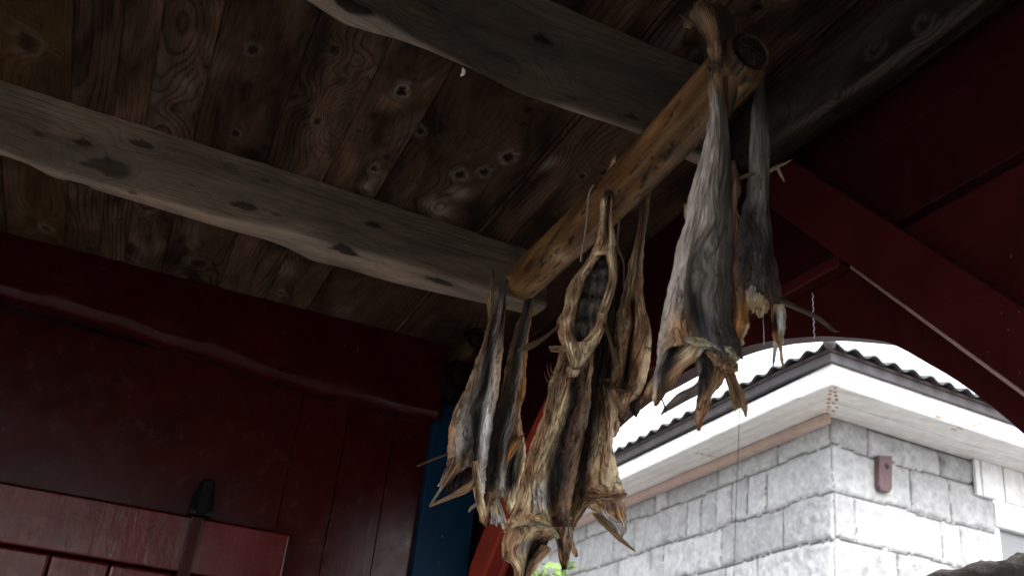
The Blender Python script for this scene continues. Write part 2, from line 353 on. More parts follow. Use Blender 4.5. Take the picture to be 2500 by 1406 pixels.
def beam(name, label, top, near, far, knots, seed, x_end, zb=1.0, x0=-2.2, tones=1.0, lit_wane=.3):
    """hewn beam from three surveyed edges: junction with the boards, lower near edge, lower far edge"""
    pt = np.array([onc(*p) for p in top]); pn = np.array([onz(*p, zb) for p in near]); pf = np.array([onz(*p, zb) for p in far])
    n_ = 620; xs = np.linspace(x0, x_end, n_)
    def yy(p):
        y = np.interp(xs, p[:, 0], p[:, 1]); sl = np.polyfit(p[:, 0], p[:, 1], 1)
        k = 9; y = np.convolve(np.pad(y, k, mode='edge'), np.hanning(2 * k + 1) / np.hanning(2 * k + 1).sum(), 'valid'); return y
    yt, yn, yf = yy(pt), yy(pn), yy(pf)
    zt = ceil_z(yt) - .0005; zt2 = ceil_z(yf + .01)
    zbn = zb + .004 * vnoise(xs * 6, xs * 0, seed)
    rings_ = []
    for i in range(n_):
        A, B, C, D = np.array([yt[i], zt[i] + .01]), np.array([yn[i], zbn[i]]), np.array([yf[i], zbn[i] + .003]), np.array([yf[i] + .012, zt2[i] + .01])
        def corner(P, Q, W, r):
            a = Q + (P - Q) / np.linalg.norm(P - Q) * r; b = Q + (W - Q) / np.linalg.norm(W - Q) * r
            u = np.linspace(0, 1, 7)[:, None]; return (1 - u) ** 2 * a + 2 * u * (1 - u) * Q + u * u * b
        bw = np.linalg.norm(C - B)
        c1 = corner(A, B, C, min(.016, bw * .45)); c2 = corner(B, C, D, min(.012, bw * .45))
        u = np.linspace(0, 1, 34)[:, None]
        side = A + (c1[0] - A) * u
        v = np.linspace(0, 1, 16)[1:-1, None]; bot = c1[-1] + (c2[0] - c1[-1]) * v
        w_ = np.linspace(0, 1, 8)[1:, None]; bk = c2[-1] + (D - c2[-1]) * w_
        rings_.append(np.concatenate([side, c1[1:], bot, c2, bk]))
    Q = np.array(rings_); nu = Q.shape[1]
    T = np.concatenate([np.zeros((n_, 1)), np.cumsum(np.linalg.norm(np.diff(Q, axis=1), axis=2), axis=1)], 1); Sg = np.broadcast_to(xs[:, None], T.shape)
    bumpy = .0022 * fbm(T * 16, Sg * 7, seed) + .0012 * fbm(T * 60, Sg * 9, seed + 5)
    Q[..., 0] += bumpy; 
    P = np.stack([np.broadcast_to(xs[:, None], Q.shape[:2]), Q[..., 0], Q[..., 1]], -1)
    kn = locate(P, T, Sg, knots)
    ring, hole, pale = wood_fields(T, Sg, seed, kn, .011, .07, .12, 1.5)
    lit_wane_ = np.clip((T - T[:, 34:35] - .002) / .012, 0, 1) * np.clip(1 - (T - T[:, 60:61]) / .02, 0, 1)                # paler debarked waney edge, with light from below also painted into its tone
    tone = tones * (1 + lit_wane_ * lit_wane) * (1 + .30 * np.clip(fbm(T * 10, Sg * 2.6, seed + 9), -.9, .9))
    ends = [tuple(range(nu - 1, -1, -1)), tuple((n_ - 1) * nu + j for j in range(nu))]
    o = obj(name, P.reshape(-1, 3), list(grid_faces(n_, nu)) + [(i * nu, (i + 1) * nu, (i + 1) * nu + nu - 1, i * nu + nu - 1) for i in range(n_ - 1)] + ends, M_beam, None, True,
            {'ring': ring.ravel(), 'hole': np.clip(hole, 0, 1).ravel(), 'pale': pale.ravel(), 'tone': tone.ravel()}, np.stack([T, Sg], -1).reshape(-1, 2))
    return tag(o, label, 'beam', 'hewn ceiling beams')
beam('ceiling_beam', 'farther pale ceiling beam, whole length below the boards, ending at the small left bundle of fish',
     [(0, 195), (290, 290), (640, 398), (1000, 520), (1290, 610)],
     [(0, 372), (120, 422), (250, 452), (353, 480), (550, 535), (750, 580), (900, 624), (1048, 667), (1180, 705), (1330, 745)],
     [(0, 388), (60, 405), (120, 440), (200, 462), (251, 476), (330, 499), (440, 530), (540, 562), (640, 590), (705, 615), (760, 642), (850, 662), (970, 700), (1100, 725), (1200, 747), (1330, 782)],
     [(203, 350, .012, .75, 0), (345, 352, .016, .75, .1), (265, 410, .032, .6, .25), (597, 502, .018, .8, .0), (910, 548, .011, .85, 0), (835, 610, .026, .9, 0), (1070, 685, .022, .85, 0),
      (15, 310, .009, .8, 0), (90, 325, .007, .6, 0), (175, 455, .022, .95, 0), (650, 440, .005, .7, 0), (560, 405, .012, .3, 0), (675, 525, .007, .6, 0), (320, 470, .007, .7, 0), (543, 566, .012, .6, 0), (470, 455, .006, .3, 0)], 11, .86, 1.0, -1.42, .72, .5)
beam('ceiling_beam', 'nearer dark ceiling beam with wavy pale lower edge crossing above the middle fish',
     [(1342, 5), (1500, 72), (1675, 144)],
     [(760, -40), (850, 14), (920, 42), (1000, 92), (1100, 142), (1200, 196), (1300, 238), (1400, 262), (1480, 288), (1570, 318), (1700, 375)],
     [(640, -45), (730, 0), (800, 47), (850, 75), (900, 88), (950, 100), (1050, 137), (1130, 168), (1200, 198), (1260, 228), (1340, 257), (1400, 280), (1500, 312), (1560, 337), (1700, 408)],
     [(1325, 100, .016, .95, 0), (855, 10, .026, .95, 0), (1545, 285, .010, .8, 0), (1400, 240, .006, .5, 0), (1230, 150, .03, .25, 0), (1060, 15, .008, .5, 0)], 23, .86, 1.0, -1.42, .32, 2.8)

# ------------------------------------------------------------------ round timbers
def log(name, label, cat, a, b, ra, rb, mat, seed, knots=(), flat=0, group=None, tones=1., nl=260, na=64, holes=0, streaks=0):
    a, b = np.asarray(a, float), np.asarray(b, float); L = np.linalg.norm(b - a); t = (b - a) / L
    e1 = np.cross(t, [0, 0, 1.]); e1 /= np.linalg.norm(e1); e2 = np.cross(e1, t)
    th = np.linspace(0, 2 * np.pi, na, endpoint=False); ss = np.linspace(0, L, nl)
    Sg, TH = np.meshgrid(ss, th, indexing='ij')
    rr = ra + (rb - ra) * Sg / L
    cyc = lambda f, s1, sd: fbm(np.cos(TH) * f + 5, Sg * s1 + np.sin(TH) * f, sd)
    rr = rr * (1 + .05 * cyc(1.2, 3.5, seed) + .018 * cyc(5, 14, seed + 3))
    cap = np.clip(np.minimum(Sg, L - Sg) / .03, 0, 1); rr = rr * (.72 + .28 * np.sqrt(cap))
    wob = .006 * np.sin(Sg * 5 + seed)
    P = a + t * Sg[..., None] + e1 * (rr * np.cos(TH) + wob)[..., None] + e2 * (rr * np.sin(TH))[..., None]
    T = TH * (ra + rb) / 2
    kn = locate(P, T, Sg, knots)
    ring, hole, pale = wood_fields(T, Sg, seed, kn, .014, .05, .1)
    if holes: hole = np.maximum(hole, holes * np.clip((cyc(5.5, 24, seed + 40) - .62) * 6, 0, 1))
    if streaks: pale = np.maximum(pale, streaks * np.clip(cyc(3.2, 2.2, seed + 60) - .25, 0, 1))
    tone = tones * (1 + .45 * np.clip(cyc(1.6, 5, seed + 20) + .6 * cyc(3.5, 16, seed + 25), -.9, .9)) * np.where(Sg < .02, .4, 1)
    V = P.reshape(-1, 3); f = list(grid_faces(nl, na, True)); k0 = len(V)
    extra = []; at = {'ring': ring.ravel(), 'hole': hole.ravel(), 'pale': pale.ravel(), 'tone': tone.ravel()}; uv = np.stack([T, Sg], -1).reshape(-1, 2)
    for i0, cen, sg in ((0, a, -1), ((nl - 1) * na, b, 1)):        # sawn ends with rings
        for q in (.75, .5, .25, .02):
            extra.append(cen + (V[i0:i0 + na] - cen) * q + t * sg * .004 * (1 - q) + rng.normal(0, .0008, (na, 3)))
            at['ring'] = np.concatenate([at['ring'], np.full(na, q * ra / .006)]); at['hole'] = np.concatenate([at['hole'], np.full(na, .8)])
            at['pale'] = np.concatenate([at['pale'], np.zeros(na)]); at['tone'] = np.concatenate([at['tone'], np.full(na, .30 * tones)])
            uv = np.concatenate([uv, np.stack([np.cos(th) * q * ra, np.sin(th) * q * ra], -1)])
        base = [i0] + [k0 + (len(extra) - 4 + j) * na for j in range(4)]
        for u_, v_ in zip(base[:-1], base[1:]): f += [(u_ + j, u_ + (j + 1) % na, v_ + (j + 1) % na, v_ + j) for j in range(na)]
        f.append(tuple(base[-1] + j for j in range(na)))
    o = obj(name, np.concatenate([V] + extra), f, mat, None, True, at, uv)
    return tag(o, label, cat, group)
PZ = .952
pa, pb = onz(1838, 128, PZ), onz(1272, 700, PZ)
PA = pa; PB = pb
log('drying_pole', 'peeled orange wooden pole under the beams from which all the fish hang', 'pole', pa, pb, .0435, .0405, M_pole, 31,
    [(1640, 350, .006, .8, .2), (1720, 250, .010, .5, .2), (1620, 385, .008, .7, 0), (1510, 515, .004, .9, 0), (1600, 412, .005, .7, .1), (1380, 605, .02, 0, 1), (1365, 625, .016, 0, 1), (1392, 590, .01, 0, .9), (1805, 180, .007, .6, 0)], holes=.85, streaks=.25)
la, lb = onz(1905, 330, 1.10), onz(2290, 95, 1.10); la = np.array([.955, 1.38, 1.112]); dl = (lb - onz(1905, 330, 1.1)); dl /= np.linalg.norm(dl)
log('corner_log', 'dark weathered log along the top of the arched red wall', 'log', la, la + np.array([.055, -1.0, .02]) * 3.0, .062, .07, M_dlog, 41, [(1905, 300, .016, .3, .1), (2130, 130, .008, .8, .5), (2050, 240, .007, .8, .5), (2250, 70, .008, .8, .4)], tones=.5, streaks=.7)
c = ony(1168, 826, 2.62)
log('wall_log', 'round brown log end sticking out beneath the boards left of the small fish bundle', 'log', c + np.array([0, 0, 0.0]), c + np.array([.05, .5, 0]), .045, .045, M_pole, 47, tones=.25, nl=60)
c = ony(1128, 915, 2.72)
log('wall_log', 'blackened log stub above the blue post in the corner', 'log', c, c + np.array([.05, .4, 0]), .058, .058, M_dlog, 53, tones=.18, nl=60)

# ------------------------------------------------------------------ far red wall with its log and plank door
wall = empty('plank_wall', (0, YW, GROUND), 'dark red painted plank wall at the back under the ceiling', 'wall')
xe = ony(1080, 868, YW)[0]
g = Geo(); zc = ceil_z(YW)
xw = [-2.3, -1.9, -1.6, -1.3, -1.05, -.8, -.6]
# upper planks: vertical boards above the door
zdt = lambda x: .461 + .02 * 0 + (x - .0) * .0
z_door = ony(360, 1240, YW)[2]
bx = [XL] + [ony(px, 1150, YW)[0] for px in (-380, -230, -80, 90, 260, 420, 560, 703, 828, 948, 1046)]
jamb = ony(706, 1330, YW)[0]
zlog = ony(500, 925, YW)[2]
for k in range(len(bx) - 1):
    low = z_door + .004 if bx[k + 1] <= jamb + .05 else None
    g = Geo(); gq = .0016 if bx[k] > jamb - .06 else .0001; x0, x1 = bx[k] + gq, bx[k + 1] - gq
    yq = YW + .012 + rng.uniform(0, .0012)
    g.box((x0, yq, GROUND if bx[k] > jamb - .06 else z_door + .003), (x1, yq + .03, zlog + .06)); g.build('plank', M_redw, wall)
g = Geo(); g.box((XL, YW + .05, GROUND), (XR, YW + .12, zc), (.02, .004, .004)); g.build('backing', M_red, wall)
for k in range(1):       # planks beyond the door, to the left of the frame
    g = Geo(); g.box((XL, YW, GROUND), (-1.102, YW + .03, z_door)); g.build('plank', M_redg, wall)
# log plate: hewn face that rolls under
n_ = 300; xs = np.linspace(XL, xe, n_)
edge_px = [(0, 720), (170, 762), (300, 800), (400, 843), (520, 872), (620, 915), (750, 955), (900, 985), (1040, 1010)]
ep = np.array([ony(x, y + 18, YW) for x, y in edge_px])
zl = np.interp(xs, ep[:, 0], ep[:, 2]); zl = .55 * zl + .45 * np.polyval(np.polyfit(ep[:, 0], ep[:, 2], 1), xs); zl = np.convolve(np.pad(zl, 6, mode='edge'), np.hanning(13) / np.hanning(13).sum(), 'valid')
rows = []
for i in range(n_):
    r = .034; th = np.linspace(0, math.pi * .62, 14)
    z_ = zl[i]
    face = [(-.075, zc + .005 - (zc + .005 - (z_ + r)) * u) for u in np.linspace(0, 1, 12)]
    roll = [(-.075 + r * (1 - math.cos(a)), z_ + r - r * math.sin(a)) for a in th[1:]]
    rows.append(face + roll + [(.05, roll[-1][1] + .004)])
Q = np.array(rows); nu = Q.shape[1]
Sg, T = np.meshgrid(xs, np.arange(nu) * .012, indexing='ij')
Q[..., 0] += .004 * fbm(T * 9, Sg * 5, 71) + .0012 * fbm(T * 40, Sg * 14, 75)
P = np.stack([Sg, YW + Q[..., 0], Q[..., 1]], -1)
obj('log_plate', P.reshape(-1, 3), list(grid_faces(n_, nu)) + [tuple((n_ - 1) * nu + j for j in range(nu))], M_red, wall)
door = empty('plank_door', (ony(350, 1300, YW)[0], YW, GROUND), 'glossy red plank door at lower left with wide top rail and hinge strap', 'door')
zr0 = ony(250, 1369, YW)[2]
x_l = -1.1; g = Geo(); g.box((x_l, YW - .028, zr0 + .002), (jamb - .008, YW + .008, z_door - .006)); bevel(g.build('top_rail', M_redg, door), .005, 2)
dx = [x_l] + [ony(p, 1400, YW)[0] for p in (-330, -180, -30, 112, 262, 420, 560, 690)]
for k in range(len(dx) - 1):
    g = Geo(); g.box((dx[k] + .0015, YW - .02, GROUND + .02), (min(dx[k + 1], jamb - .008) - .0015, YW + .008, zr0 - .004)); bevel(g.build('door_board', M_redg, door), .008, 3)
s0, s1 = ony(455, 1300, YW)[0], ony(486, 1300, YW)[0]
g = Geo(); g.box((s0, YW - .042, GROUND + .3), (s1, YW - .029, z_door - .004)); bevel(g.build('strap', M_red, door), .003)
br = empty('iron_bracket', ony(497, 1215, YW), 'black iron bracket on the red wall just above the door strap', 'bracket')
cx, _, cz = ony(497, 1215, YW); g = Geo()
hw, hh = .031, .05
prof = [(cx - hw, cz - hh), (cx + hw, cz - hh), (cx + hw * 1.05, cz - .01)] + [(cx + hw * .8 * math.cos(a), cz + .015 + .04 * math.sin(a)) for a in np.linspace(.1, math.pi - .1, 9)] + [(cx - hw * 1.05, cz - .01)]
a = np.array([(x, YW - .008, z) for x, z in prof]); g.prism(a, a + [0, .02, 0], (.004, .004, .005)); bevel(g.build('plate', M_blk, br), .004)
g = Geo(); g.box((cx - .017, YW - .05, cz - .05), (cx + .017, YW - .008, cz + .045), (.004, .004, .005)); bevel(g.build('lug', M_blk, br), .008, 3)
g = Geo(); g.tube([(cx - .03, YW - .03, cz - .045), (cx + .03, YW - .03, cz - .045)], .008, 10, (.015, .015, .016)); g.build('pin', M_blk, br, True)

side = empty('side_light_blocker', (XL, 1.9, GROUND), 'unseen dark red board wall with a low opening, added at the left end of the porch to limit light', 'wall')  # unseen wall added to cut the light coming in from the left
for k in range(5):
    g = Geo(); g.box((XL - .03, .9 + k * .4, .35), (XL, 1.29 + k * .4, ceil_z(0))); g.build('plank', M_red, side)
for y0 in (.9, YW - .25):
    g = Geo(); g.box((XL - .03, y0, GROUND), (XL, y0 + .2, .349)); g.build('post', M_red, side)
front = empty('front_light_blocker', (.4, YF, GROUND), 'unseen dark red board wall added behind the camera, two narrow openings shaping the light', 'wall')  # unseen wall added to cut front light; gaps follow the door sheen
for x0, x1 in ((XL, -1.05), (-1.04, -.62), (-.06, .42), (.43, .88)):
    g = Geo(); g.box((x0, YF - .03, GROUND), (x1, YF, ceil_z(YF) - .003)); g.build('plank', M_red, front)
# blue post in the corner
x0, x1 = ony(1062, 1000, YW)[0] + .004, ony(1152, 1214, YW)[0] + .01; zt = ony(1090, 905, YW)[2]
g = Geo(); g.box((xe + .0, YW - .02, GROUND), (x1, YW + .04, zt)); tag(bevel(g.build('corner_post', M_blue), .004), 'narrow blue painted post between the red plank wall and the arch wall', 'post')

# ------------------------------------------------------------------ arched red wall on the right
arch = empty('arched_wall', (XR, 1.5, GROUND), 'dark red board wall with a wide arched opening to the outside', 'wall')
ap = [(1240, 1430), (1268, 1380), (1300, 1300), (1350, 1215), (1410, 1120), (1480, 1040), (1560, 972), (1620, 938), (1698, 895), (1760, 868), (1821, 846), (1874, 834), (1918, 827), (2000, 821), (2060, 823), (2150, 832), (2200, 850), (2260, 884), (2330, 925), (2400, 975), (2460, 1024), (2520, 1078)]
AP = np.array([onx(x, y, XR)[1:] for x, y in ap])
AP = cr(AP, 90)
AP = np.concatenate([[(AP[0, 0] + .02, GROUND + .5)], AP, [(AP[-1, 0] - .05, AP[-1, 1] - .2), (AP[-1, 0] - .06, GROUND + .5)]])
zl_ = onx(2240, 540, XR)[2]; Y0, Y1 = -2.9, YW + .16
k = len(AP)
ring_out = np.array([(y, zl_ + .03) for y in np.linspace(AP[0, 0] + .001, AP[-1, 0] - .001, k)])
g = Geo(); th = .035
for x in (XR, XR + th):
    v = np.concatenate([AP, ring_out]); g.add(np.column_stack([np.full(2 * k, x), v]), [(i, i + 1, k + i + 1, k + i) for i in range(k - 1)])
g.add(np.concatenate([np.column_stack([np.full(k, XR), AP]), np.column_stack([np.full(k, XR + th), AP])]), [(i, i + 1, k + i + 1, k + i) for i in range(k - 1)])
g.box((XR, AP[0, 0] + .001, GROUND), (XR + th, Y1, zl_ + .03)); g.box((XR, Y0, GROUND), (XR + th, AP[-1, 0] - .001, zl_ + .03))
g.box((XR, AP[-1, 0], GROUND), (XR + th, AP[0, 0], GROUND + .5))
g.build('arch_board', M_reda, arch)
zt = ceil_z(0) + .03
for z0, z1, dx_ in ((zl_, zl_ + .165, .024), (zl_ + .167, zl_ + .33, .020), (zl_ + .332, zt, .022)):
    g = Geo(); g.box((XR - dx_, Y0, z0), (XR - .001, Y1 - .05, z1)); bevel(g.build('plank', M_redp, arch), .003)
g = Geo(); g.box((XR + .001, Y0, zl_ + .031), (XR + th, Y1, zt)); g.build('backing', M_reda, arch)
g = Geo(); yb_ = onx(2082, 650, XR)[1]; g.box((XR - .030, yb_, zl_ - .024), (XR - .001, Y1 - .3, zl_ - .0015)); bevel(g.build('batten', M_redb, arch), .003)
def brace(label, up_, lo_, mat, th=.03, x=XR - .026, nameit='knee_brace'):
    a = np.array([onx(px, py, x - th) for px, py in up_ + lo_[::-1]])
    g = Geo(); g.prism(a, a + [th, 0, 0]); return tag(bevel(g.build(nameit, mat), .003), label, 'brace', 'braces beside the arch')
brace('broad dark red diagonal brace right of the fish, falling to the right above the arch', [(1870, 352), (1930, 391), (2500, 752), (2640, 841)], [(1800, 450), (1880, 508), (2364, 860), (2640, 1062)], M_reda)
brace('red slanting board, orange with painted outside light, left of the long pale fish, outer one of two', [(1392, 880), (1330, 975), (1187, 1277), (1120, 1450)], [(1412, 890), (1352, 985), (1228, 1283), (1160, 1450)], M_red_lit, .03, XR - .001)
brace('darker red slanting board alongside the orange one, inner one of two', [(1414, 890), (1354, 985), (1230, 1283), (1162, 1450)], [(1440, 900), (1385, 1000), (1262, 1290), (1200, 1450)], paint('half_lit_red_paint', (.26, .028, .018), .4, 0, spec=.35, wave=.4), .02, XR - .001)  # red lightened here too, with less outside light in the colour

# ------------------------------------------------------------------ stone house outside
house = empty('stone_house', (3.7, 4.4, GROUND), 'pale stone block house with white eaves and corrugated roof beyond the arch', 'house')
D0 = 6.0; v = ray(2043, 1018); hc = v * D0 / np.linalg.norm(v); xc, yc, zs = hc
oc_ = onz(2033, 936, zs); xo, yo = oc_[0], oc_[1]
HT = .042                                     # the ground falls away along the left front, and the house courses with it
HK, HM = .14, .03                              # its right front is not square to the left one
def tilt(P):
    P = np.array(P, float); e = np.maximum(P[..., 0] - xo, 0)
    P[..., 2] += HM * e - HT * np.clip(P[..., 1] - yc, 0, 20); P[..., 1] = P[..., 1] + HK * e; return P
def onr(px, py, d=0):
    """photo point on the right front (d in front of it), in the house's own square coordinates"""
    v = ray(px, py); P = v * (yc - d - HK * xo) / (v[1] - HK * v[0]); e = P[0] - xo; return P - [0, HK * e, HM * e]
def courses(z_top, zs_, length, seed, first):
    r_ = np.random.default_rng(seed); out = []; z = z_top
    for k, h in enumerate(zs_):
        s = 0; row = []
        while s < length:
            wd = first[k] if s == 0 and k < len(first) else r_.choice([.18, .34, .48, .56, .64, .72])
            row.append((s, s + wd)); s += wd
        out.append((z - h, z, row)); z -= h
    return out
def stone_face(axis, length, cs, seed, res=.010, cut=None):
    """heightfield of rock-faced blocks with recessed mortar; axis 'y' (left front) or 'x' (right front)"""
    zb_ = cs[-1][0]; z_top = cs[0][1]; ns = int(length / res); nz = int((z_top - zb_) / res)
    s = np.linspace(0, length, ns); z = np.linspace(z_top, zb_, nz); Z, Sx = np.meshgrid(z, s, indexing='ij')
    wz = Z + .009 * fbm(Sx * 4, Z * 4, seed) + .004 * fbm(Sx * 30, Z * 30, seed + 7, 2); ws = Sx + .009 * fbm(Sx * 5 + 9, Z * 5, seed + 3) + .004 * fbm(Sx * 30, Z * 30, seed + 8, 2)
    h = np.full(Z.shape, -.012); col = np.tile(np.array([.14, .135, .13]), Z.shape + (1,)); r_ = np.random.default_rng(seed)
    for z0, z1, row in cs:
        for s0, s1 in row:
            if s0 > length: break
            m = (wz >= z0) & (wz < z1) & (ws >= s0) & (ws < s1)
            if not m.any(): continue
            e = np.minimum(np.minimum(wz[m] - z0, z1 - wz[m]), np.minimum(ws[m] - s0, s1 - ws[m]))
            rough = r_.choice([.2, 1.0, 1.0, 1.4]); ph = r_.uniform(0, 50)
            rock = np.abs(fbm(Sx[m] * 9 + ph, Z[m] * 9 + ph, seed + 11, 4))
            e_ = np.clip((e - .004) / .016, 0, 1)
            h[m] = np.where(e > .0045, -.008 + e_ * (.012 + .011 * rough * rock * np.clip(e / .04, 0, 1)) + r_.uniform(0, .006), -.012)
            tone = r_.uniform(.82, 1.12); tint = np.array([.40, .405, .42]) * tone * (1 + r_.uniform(-.008, .008, 3))
            cc = tint * (1 - .16 * rock[:, None] + .10 * fbm(Sx[m] * 22, Z[m] * 22, seed + 31)[:, None]); lime = np.clip((.014 - e) / .012, 0, 1)[:, None] * .5
            col[m] = np.where((e > .0052)[:, None], cc * (1 - lime) + np.array([.5, .5, .5]) * lime, (.14, .135, .13))
    if axis == 'y': P = np.stack([xc - h, yc + Sx, Z], -1)
    else: P = np.stack([xc + Sx, yc - h, Z], -1)
    return P, grid_faces(nz, ns), col.reshape(-1, 3)
hcs = [.16, .27, .262, .258, .25, .26, .27, .26]
csL = courses(zs, hcs, 7, 5, [.5, .62, .45, .70, .5])
csR = courses(zs, hcs, 2.4, 8, [.30, .66, .18, .5, .4])
P1, f1, c1 = stone_face('y', 6.5, csL, 61)
xcut = onr(2432, 1330)[0] - xc
P2, f2, c2 = stone_face('x', xcut, csR, 67)
g = Geo(); g.add(P1, f1, c1); g.add(P2, [q[::-1] for q in f2], c2); g.build('stone_wall', M_stone, house, False)
# masonry core under the facing, the far sides of the house
g = Geo(); core = np.array([(xc + .06, yc + .06, 0), (xc + 5, yc + .06, 0), (xc + 5, yc + 6.4, 0), (xc + .06, yc + 6.4, 0)])
g.prism(core + [0, 0, GROUND], core + [0, 0, zs - .3], (.4, .4, .39)); g.build('masonry_core', M_stone, house)
# white boarded panel above a window on the right front
xb = onr(2368, 1150)[0]; zb0 = onr(2372, 1208)[2]
widths = [.055] + [.11] * 14; xx = xb
pn = Geo()
for q, wd in enumerate(widths):
    pn.box((xx, yc - .045 - .006 * (q % 2), zb0 - (0.0 if q else .0)), (xx + wd - .006, yc - .02, zs), (.74, .75, .78)); xx += wd
bevel(pn.build('board_panel', M_white, house), .003)
wx = xc + xcut
win = Geo(); win.box((wx + .002, yc - .02, zb0 - .16), (wx + 1.5, yc + .03, zb0 - .012), (.7, .72, .74)); win.box((wx + .002, yc + .0, zb0 - .95), (wx + .05, yc + .05, zb0 - .162), (.7, .72, .74))
wfr = win.build('window', M_white, house); bevel(wfr, .004)
gm = Mat('window_glass'); gm.b.inputs['Metallic'].default_value = 0; gm_m = gm.fin((.16, .17, .18), .08, .6)
gl = Geo(); gl.box((wx + .051, yc + .03, zb0 - .94), (wx + 1.45, yc + .04, zb0 - .161), (.2, .2, .2)); gl.build('pane', gm_m, wfr)
# eaves: soffit boards, fascia, pink trim
def hp(P): return np.array(P, float)
LY = 6.5; LX = 4.0
nb_ = 4
for q in range(nb_):
    u0, u1 = q / nb_ + .003, (q + 1) / nb_ - .003
    xa, xb_ = xo + (xc - xo) * u0, xo + (xc - xo) * u1; ya, yb_ = yo + (yc - yo) * u0, yo + (yc - yo) * u1
    zq = zs + .003 * (q % 2)
    aa = [(xa, ya, zq), (xb_, yb_, zq)] + [(xb_, y, zq) for y in np.linspace(yc, yc + LY, 3)] + [(xa, yc + LY, zq), (xa, yc, zq)]
    g = Geo(); g.prism(np.array(aa), np.array(aa) + [0, 0, .02], (.60, .575, .56)); g.build('soffit', M_sofl, house)
    aa = np.array([(xa, ya, zq), (xc + LX, ya, zq), (xc + LX, yb_, zq), (xb_, yb_, zq)])[::-1]
    g = Geo(); g.prism(aa, aa + [0, 0, .02], (.64, .625, .62)); g.build('soffit', M_sofr, house)
ff = .10; fa = Geo()
zf0, zf1 = zs - .012, zs + ff
aa = [(xo - .02, yo - .02), (xo, yo)]
def band(x_, y_, z0, z1, t, c, g):
    """an L-shaped band round the eaves at (x_, y_), t thick"""
    a = [(x_, y_, z0), (x_, yc, z0), (x_, yc + LY, z0), (x_ + t, yc + LY, z0), (x_ + t, yc, z0), (x_ + t, y_ + t, z0)]
    g.prism(hp(a), hp(np.array(a) + [0, 0, z1 - z0]), c)
    a = np.array([(x_, y_, z0), (x_ + t, y_ + t, z0), (xc + LX, y_ + t, z0), (xc + LX, y_, z0)])
    g.prism(a, a + [0, 0, z1 - z0], c)
band(xo - .022, yo - .022, zf0, zf1, .022, (.80, .81, .83), fa); fa.build('fascia', M_white, house)
dr = Geo(); band(xo - .05, yo - .05, zf1 + .002, zf1 + .05, .10, (.06, .055, .06), dr); band(xo - .06, yo - .06, zf1 + .052, zf1 + .068, .10, (.05, .034, .034), dr); dr.build('roof_edge', M_roof, house)
tr = Geo(); tr.prism([(xc - .085, yc - .03, zs - .05), (xc - .085, yc + LY, zs - .05), (xc - .03, yc + LY, zs - .05), (xc - .03, yc - .03, zs - .05)], [(xc - .085, yc - .03, zs - .002), (xc - .085, yc + LY, zs - .002), (xc - .03, yc + LY, zs - .002), (xc - .03, yc - .03, zs - .002)], (.46, .33, .29)); tr.build('trim', M_white, house)
for q in range(16):
    u = (q // 2) / 8 * .9 + .04; xq = xo + (xc - xo) * u + rng.uniform(-.01, .01); yq = yo + (yc - yo) * u + (.03 if q % 2 else -.03) + rng.uniform(-.01, .01)
    g = Geo(); g.box((xq - .008, yq - .006, zs - .004), (xq + .008, yq + .006, zs + .004), (.33, .15, .06)); g.build('rusty_nail', M_iron, house)
for q, (px, py) in enumerate([(2300, 1030), (2330, 1060), (2345, 1057), (2380, 1050), (2395, 1048), (2490, 1088), (2290, 1025), (1700, 1088), (1720, 1092), (1740, 1096), (1755, 1098)]):
    P_ = onz(px, py, zs); P_ = P_ - [0, HK * max(P_[0] - xo, 0) if px > 2050 else 0, 0]; g = Geo(); g.box((P_[0] - .02, P_[1] - .006, P_[2] - .004), (P_[0] + .02, P_[1] + .006, P_[2] + .004), (.42, .25, .13)); g.build('rusty_nail', M_iron, house)
# corrugated hip roof
pitch = math.tan(math.radians(16)); zr = zf1 + .082; rf = Geo()
def corr(s): return .015 * np.sin(2 * np.pi * s / .15)
ov = .09; npos = 46 * 12
for face in 'LR':
    s = np.linspace(0, LY + .6 if face == 'L' else LX + .3, npos); up_ = np.linspace(0, 2.2, 10)
    U, Sx = np.meshgrid(up_, s, indexing='ij'); Sh = np.maximum(Sx, U * 1.0); zz = zr + U * pitch + corr(Sh)
    if face == 'L': P = np.stack([xo - ov + U, yo - ov + Sh, zz], -1); P = hp(P)
    else: P = np.stack([xo - ov + Sh, yo - ov + U, zz], -1)
    Pb = P - [0, 0, .006]; n1 = len(P.reshape(-1, 3)); fcs = grid_faces(10, npos); cc = (.065, .066, .07)
    rf.add(P, [q[::-1] for q in fcs] if face == 'L' else fcs, cc); rf.add(Pb, fcs, cc)
    e = np.concatenate([P[0], Pb[0]]); rf.add(e, [(i, i + 1, npos + i + 1, npos + i) for i in range(npos - 1)], cc)
ro = rf.build('corrugated_roof', M_roof, house, True)
hip = Geo(); u = np.linspace(-.02, 2.2, 20); hip.tube(np.column_stack([xo - ov + u, yo - ov + u, zr + .004 + u * pitch]), .032, 10, (.09, .09, .092)); hip.build('hip_cap', M_roof, ro, True)
# rusty plate with a hole
pl = empty('iron_plate', tilt(onr(2165, 1155, .03)), 'rusty iron strap with a hole on the corner stones', 'plate')
p = [tilt(onr(*q, .05)) for q in ((2147, 1110), (2179, 1112), (2179, 1190), (2174, 1201), (2152, 1196), (2147, 1183))]
g = Geo(); a = np.array(p); g.prism(a, a + [0, .045, 0], (.115, .07, .072)); bevel(g.build('strap', M_iron, pl), .006)
h_ = tilt(onr(2165, 1138, .052)); g = Geo(); thh = np.linspace(0, 2 * np.pi, 14, endpoint=False); a = np.array([(h_[0] + .017 * math.cos(t), h_[1], h_[2] + .017 * math.sin(t)) for t in thh]); g.prism(a, a + [0, .02, 0], (.008, .006, .006)); g.build('bolt_hole', M_iron, pl)

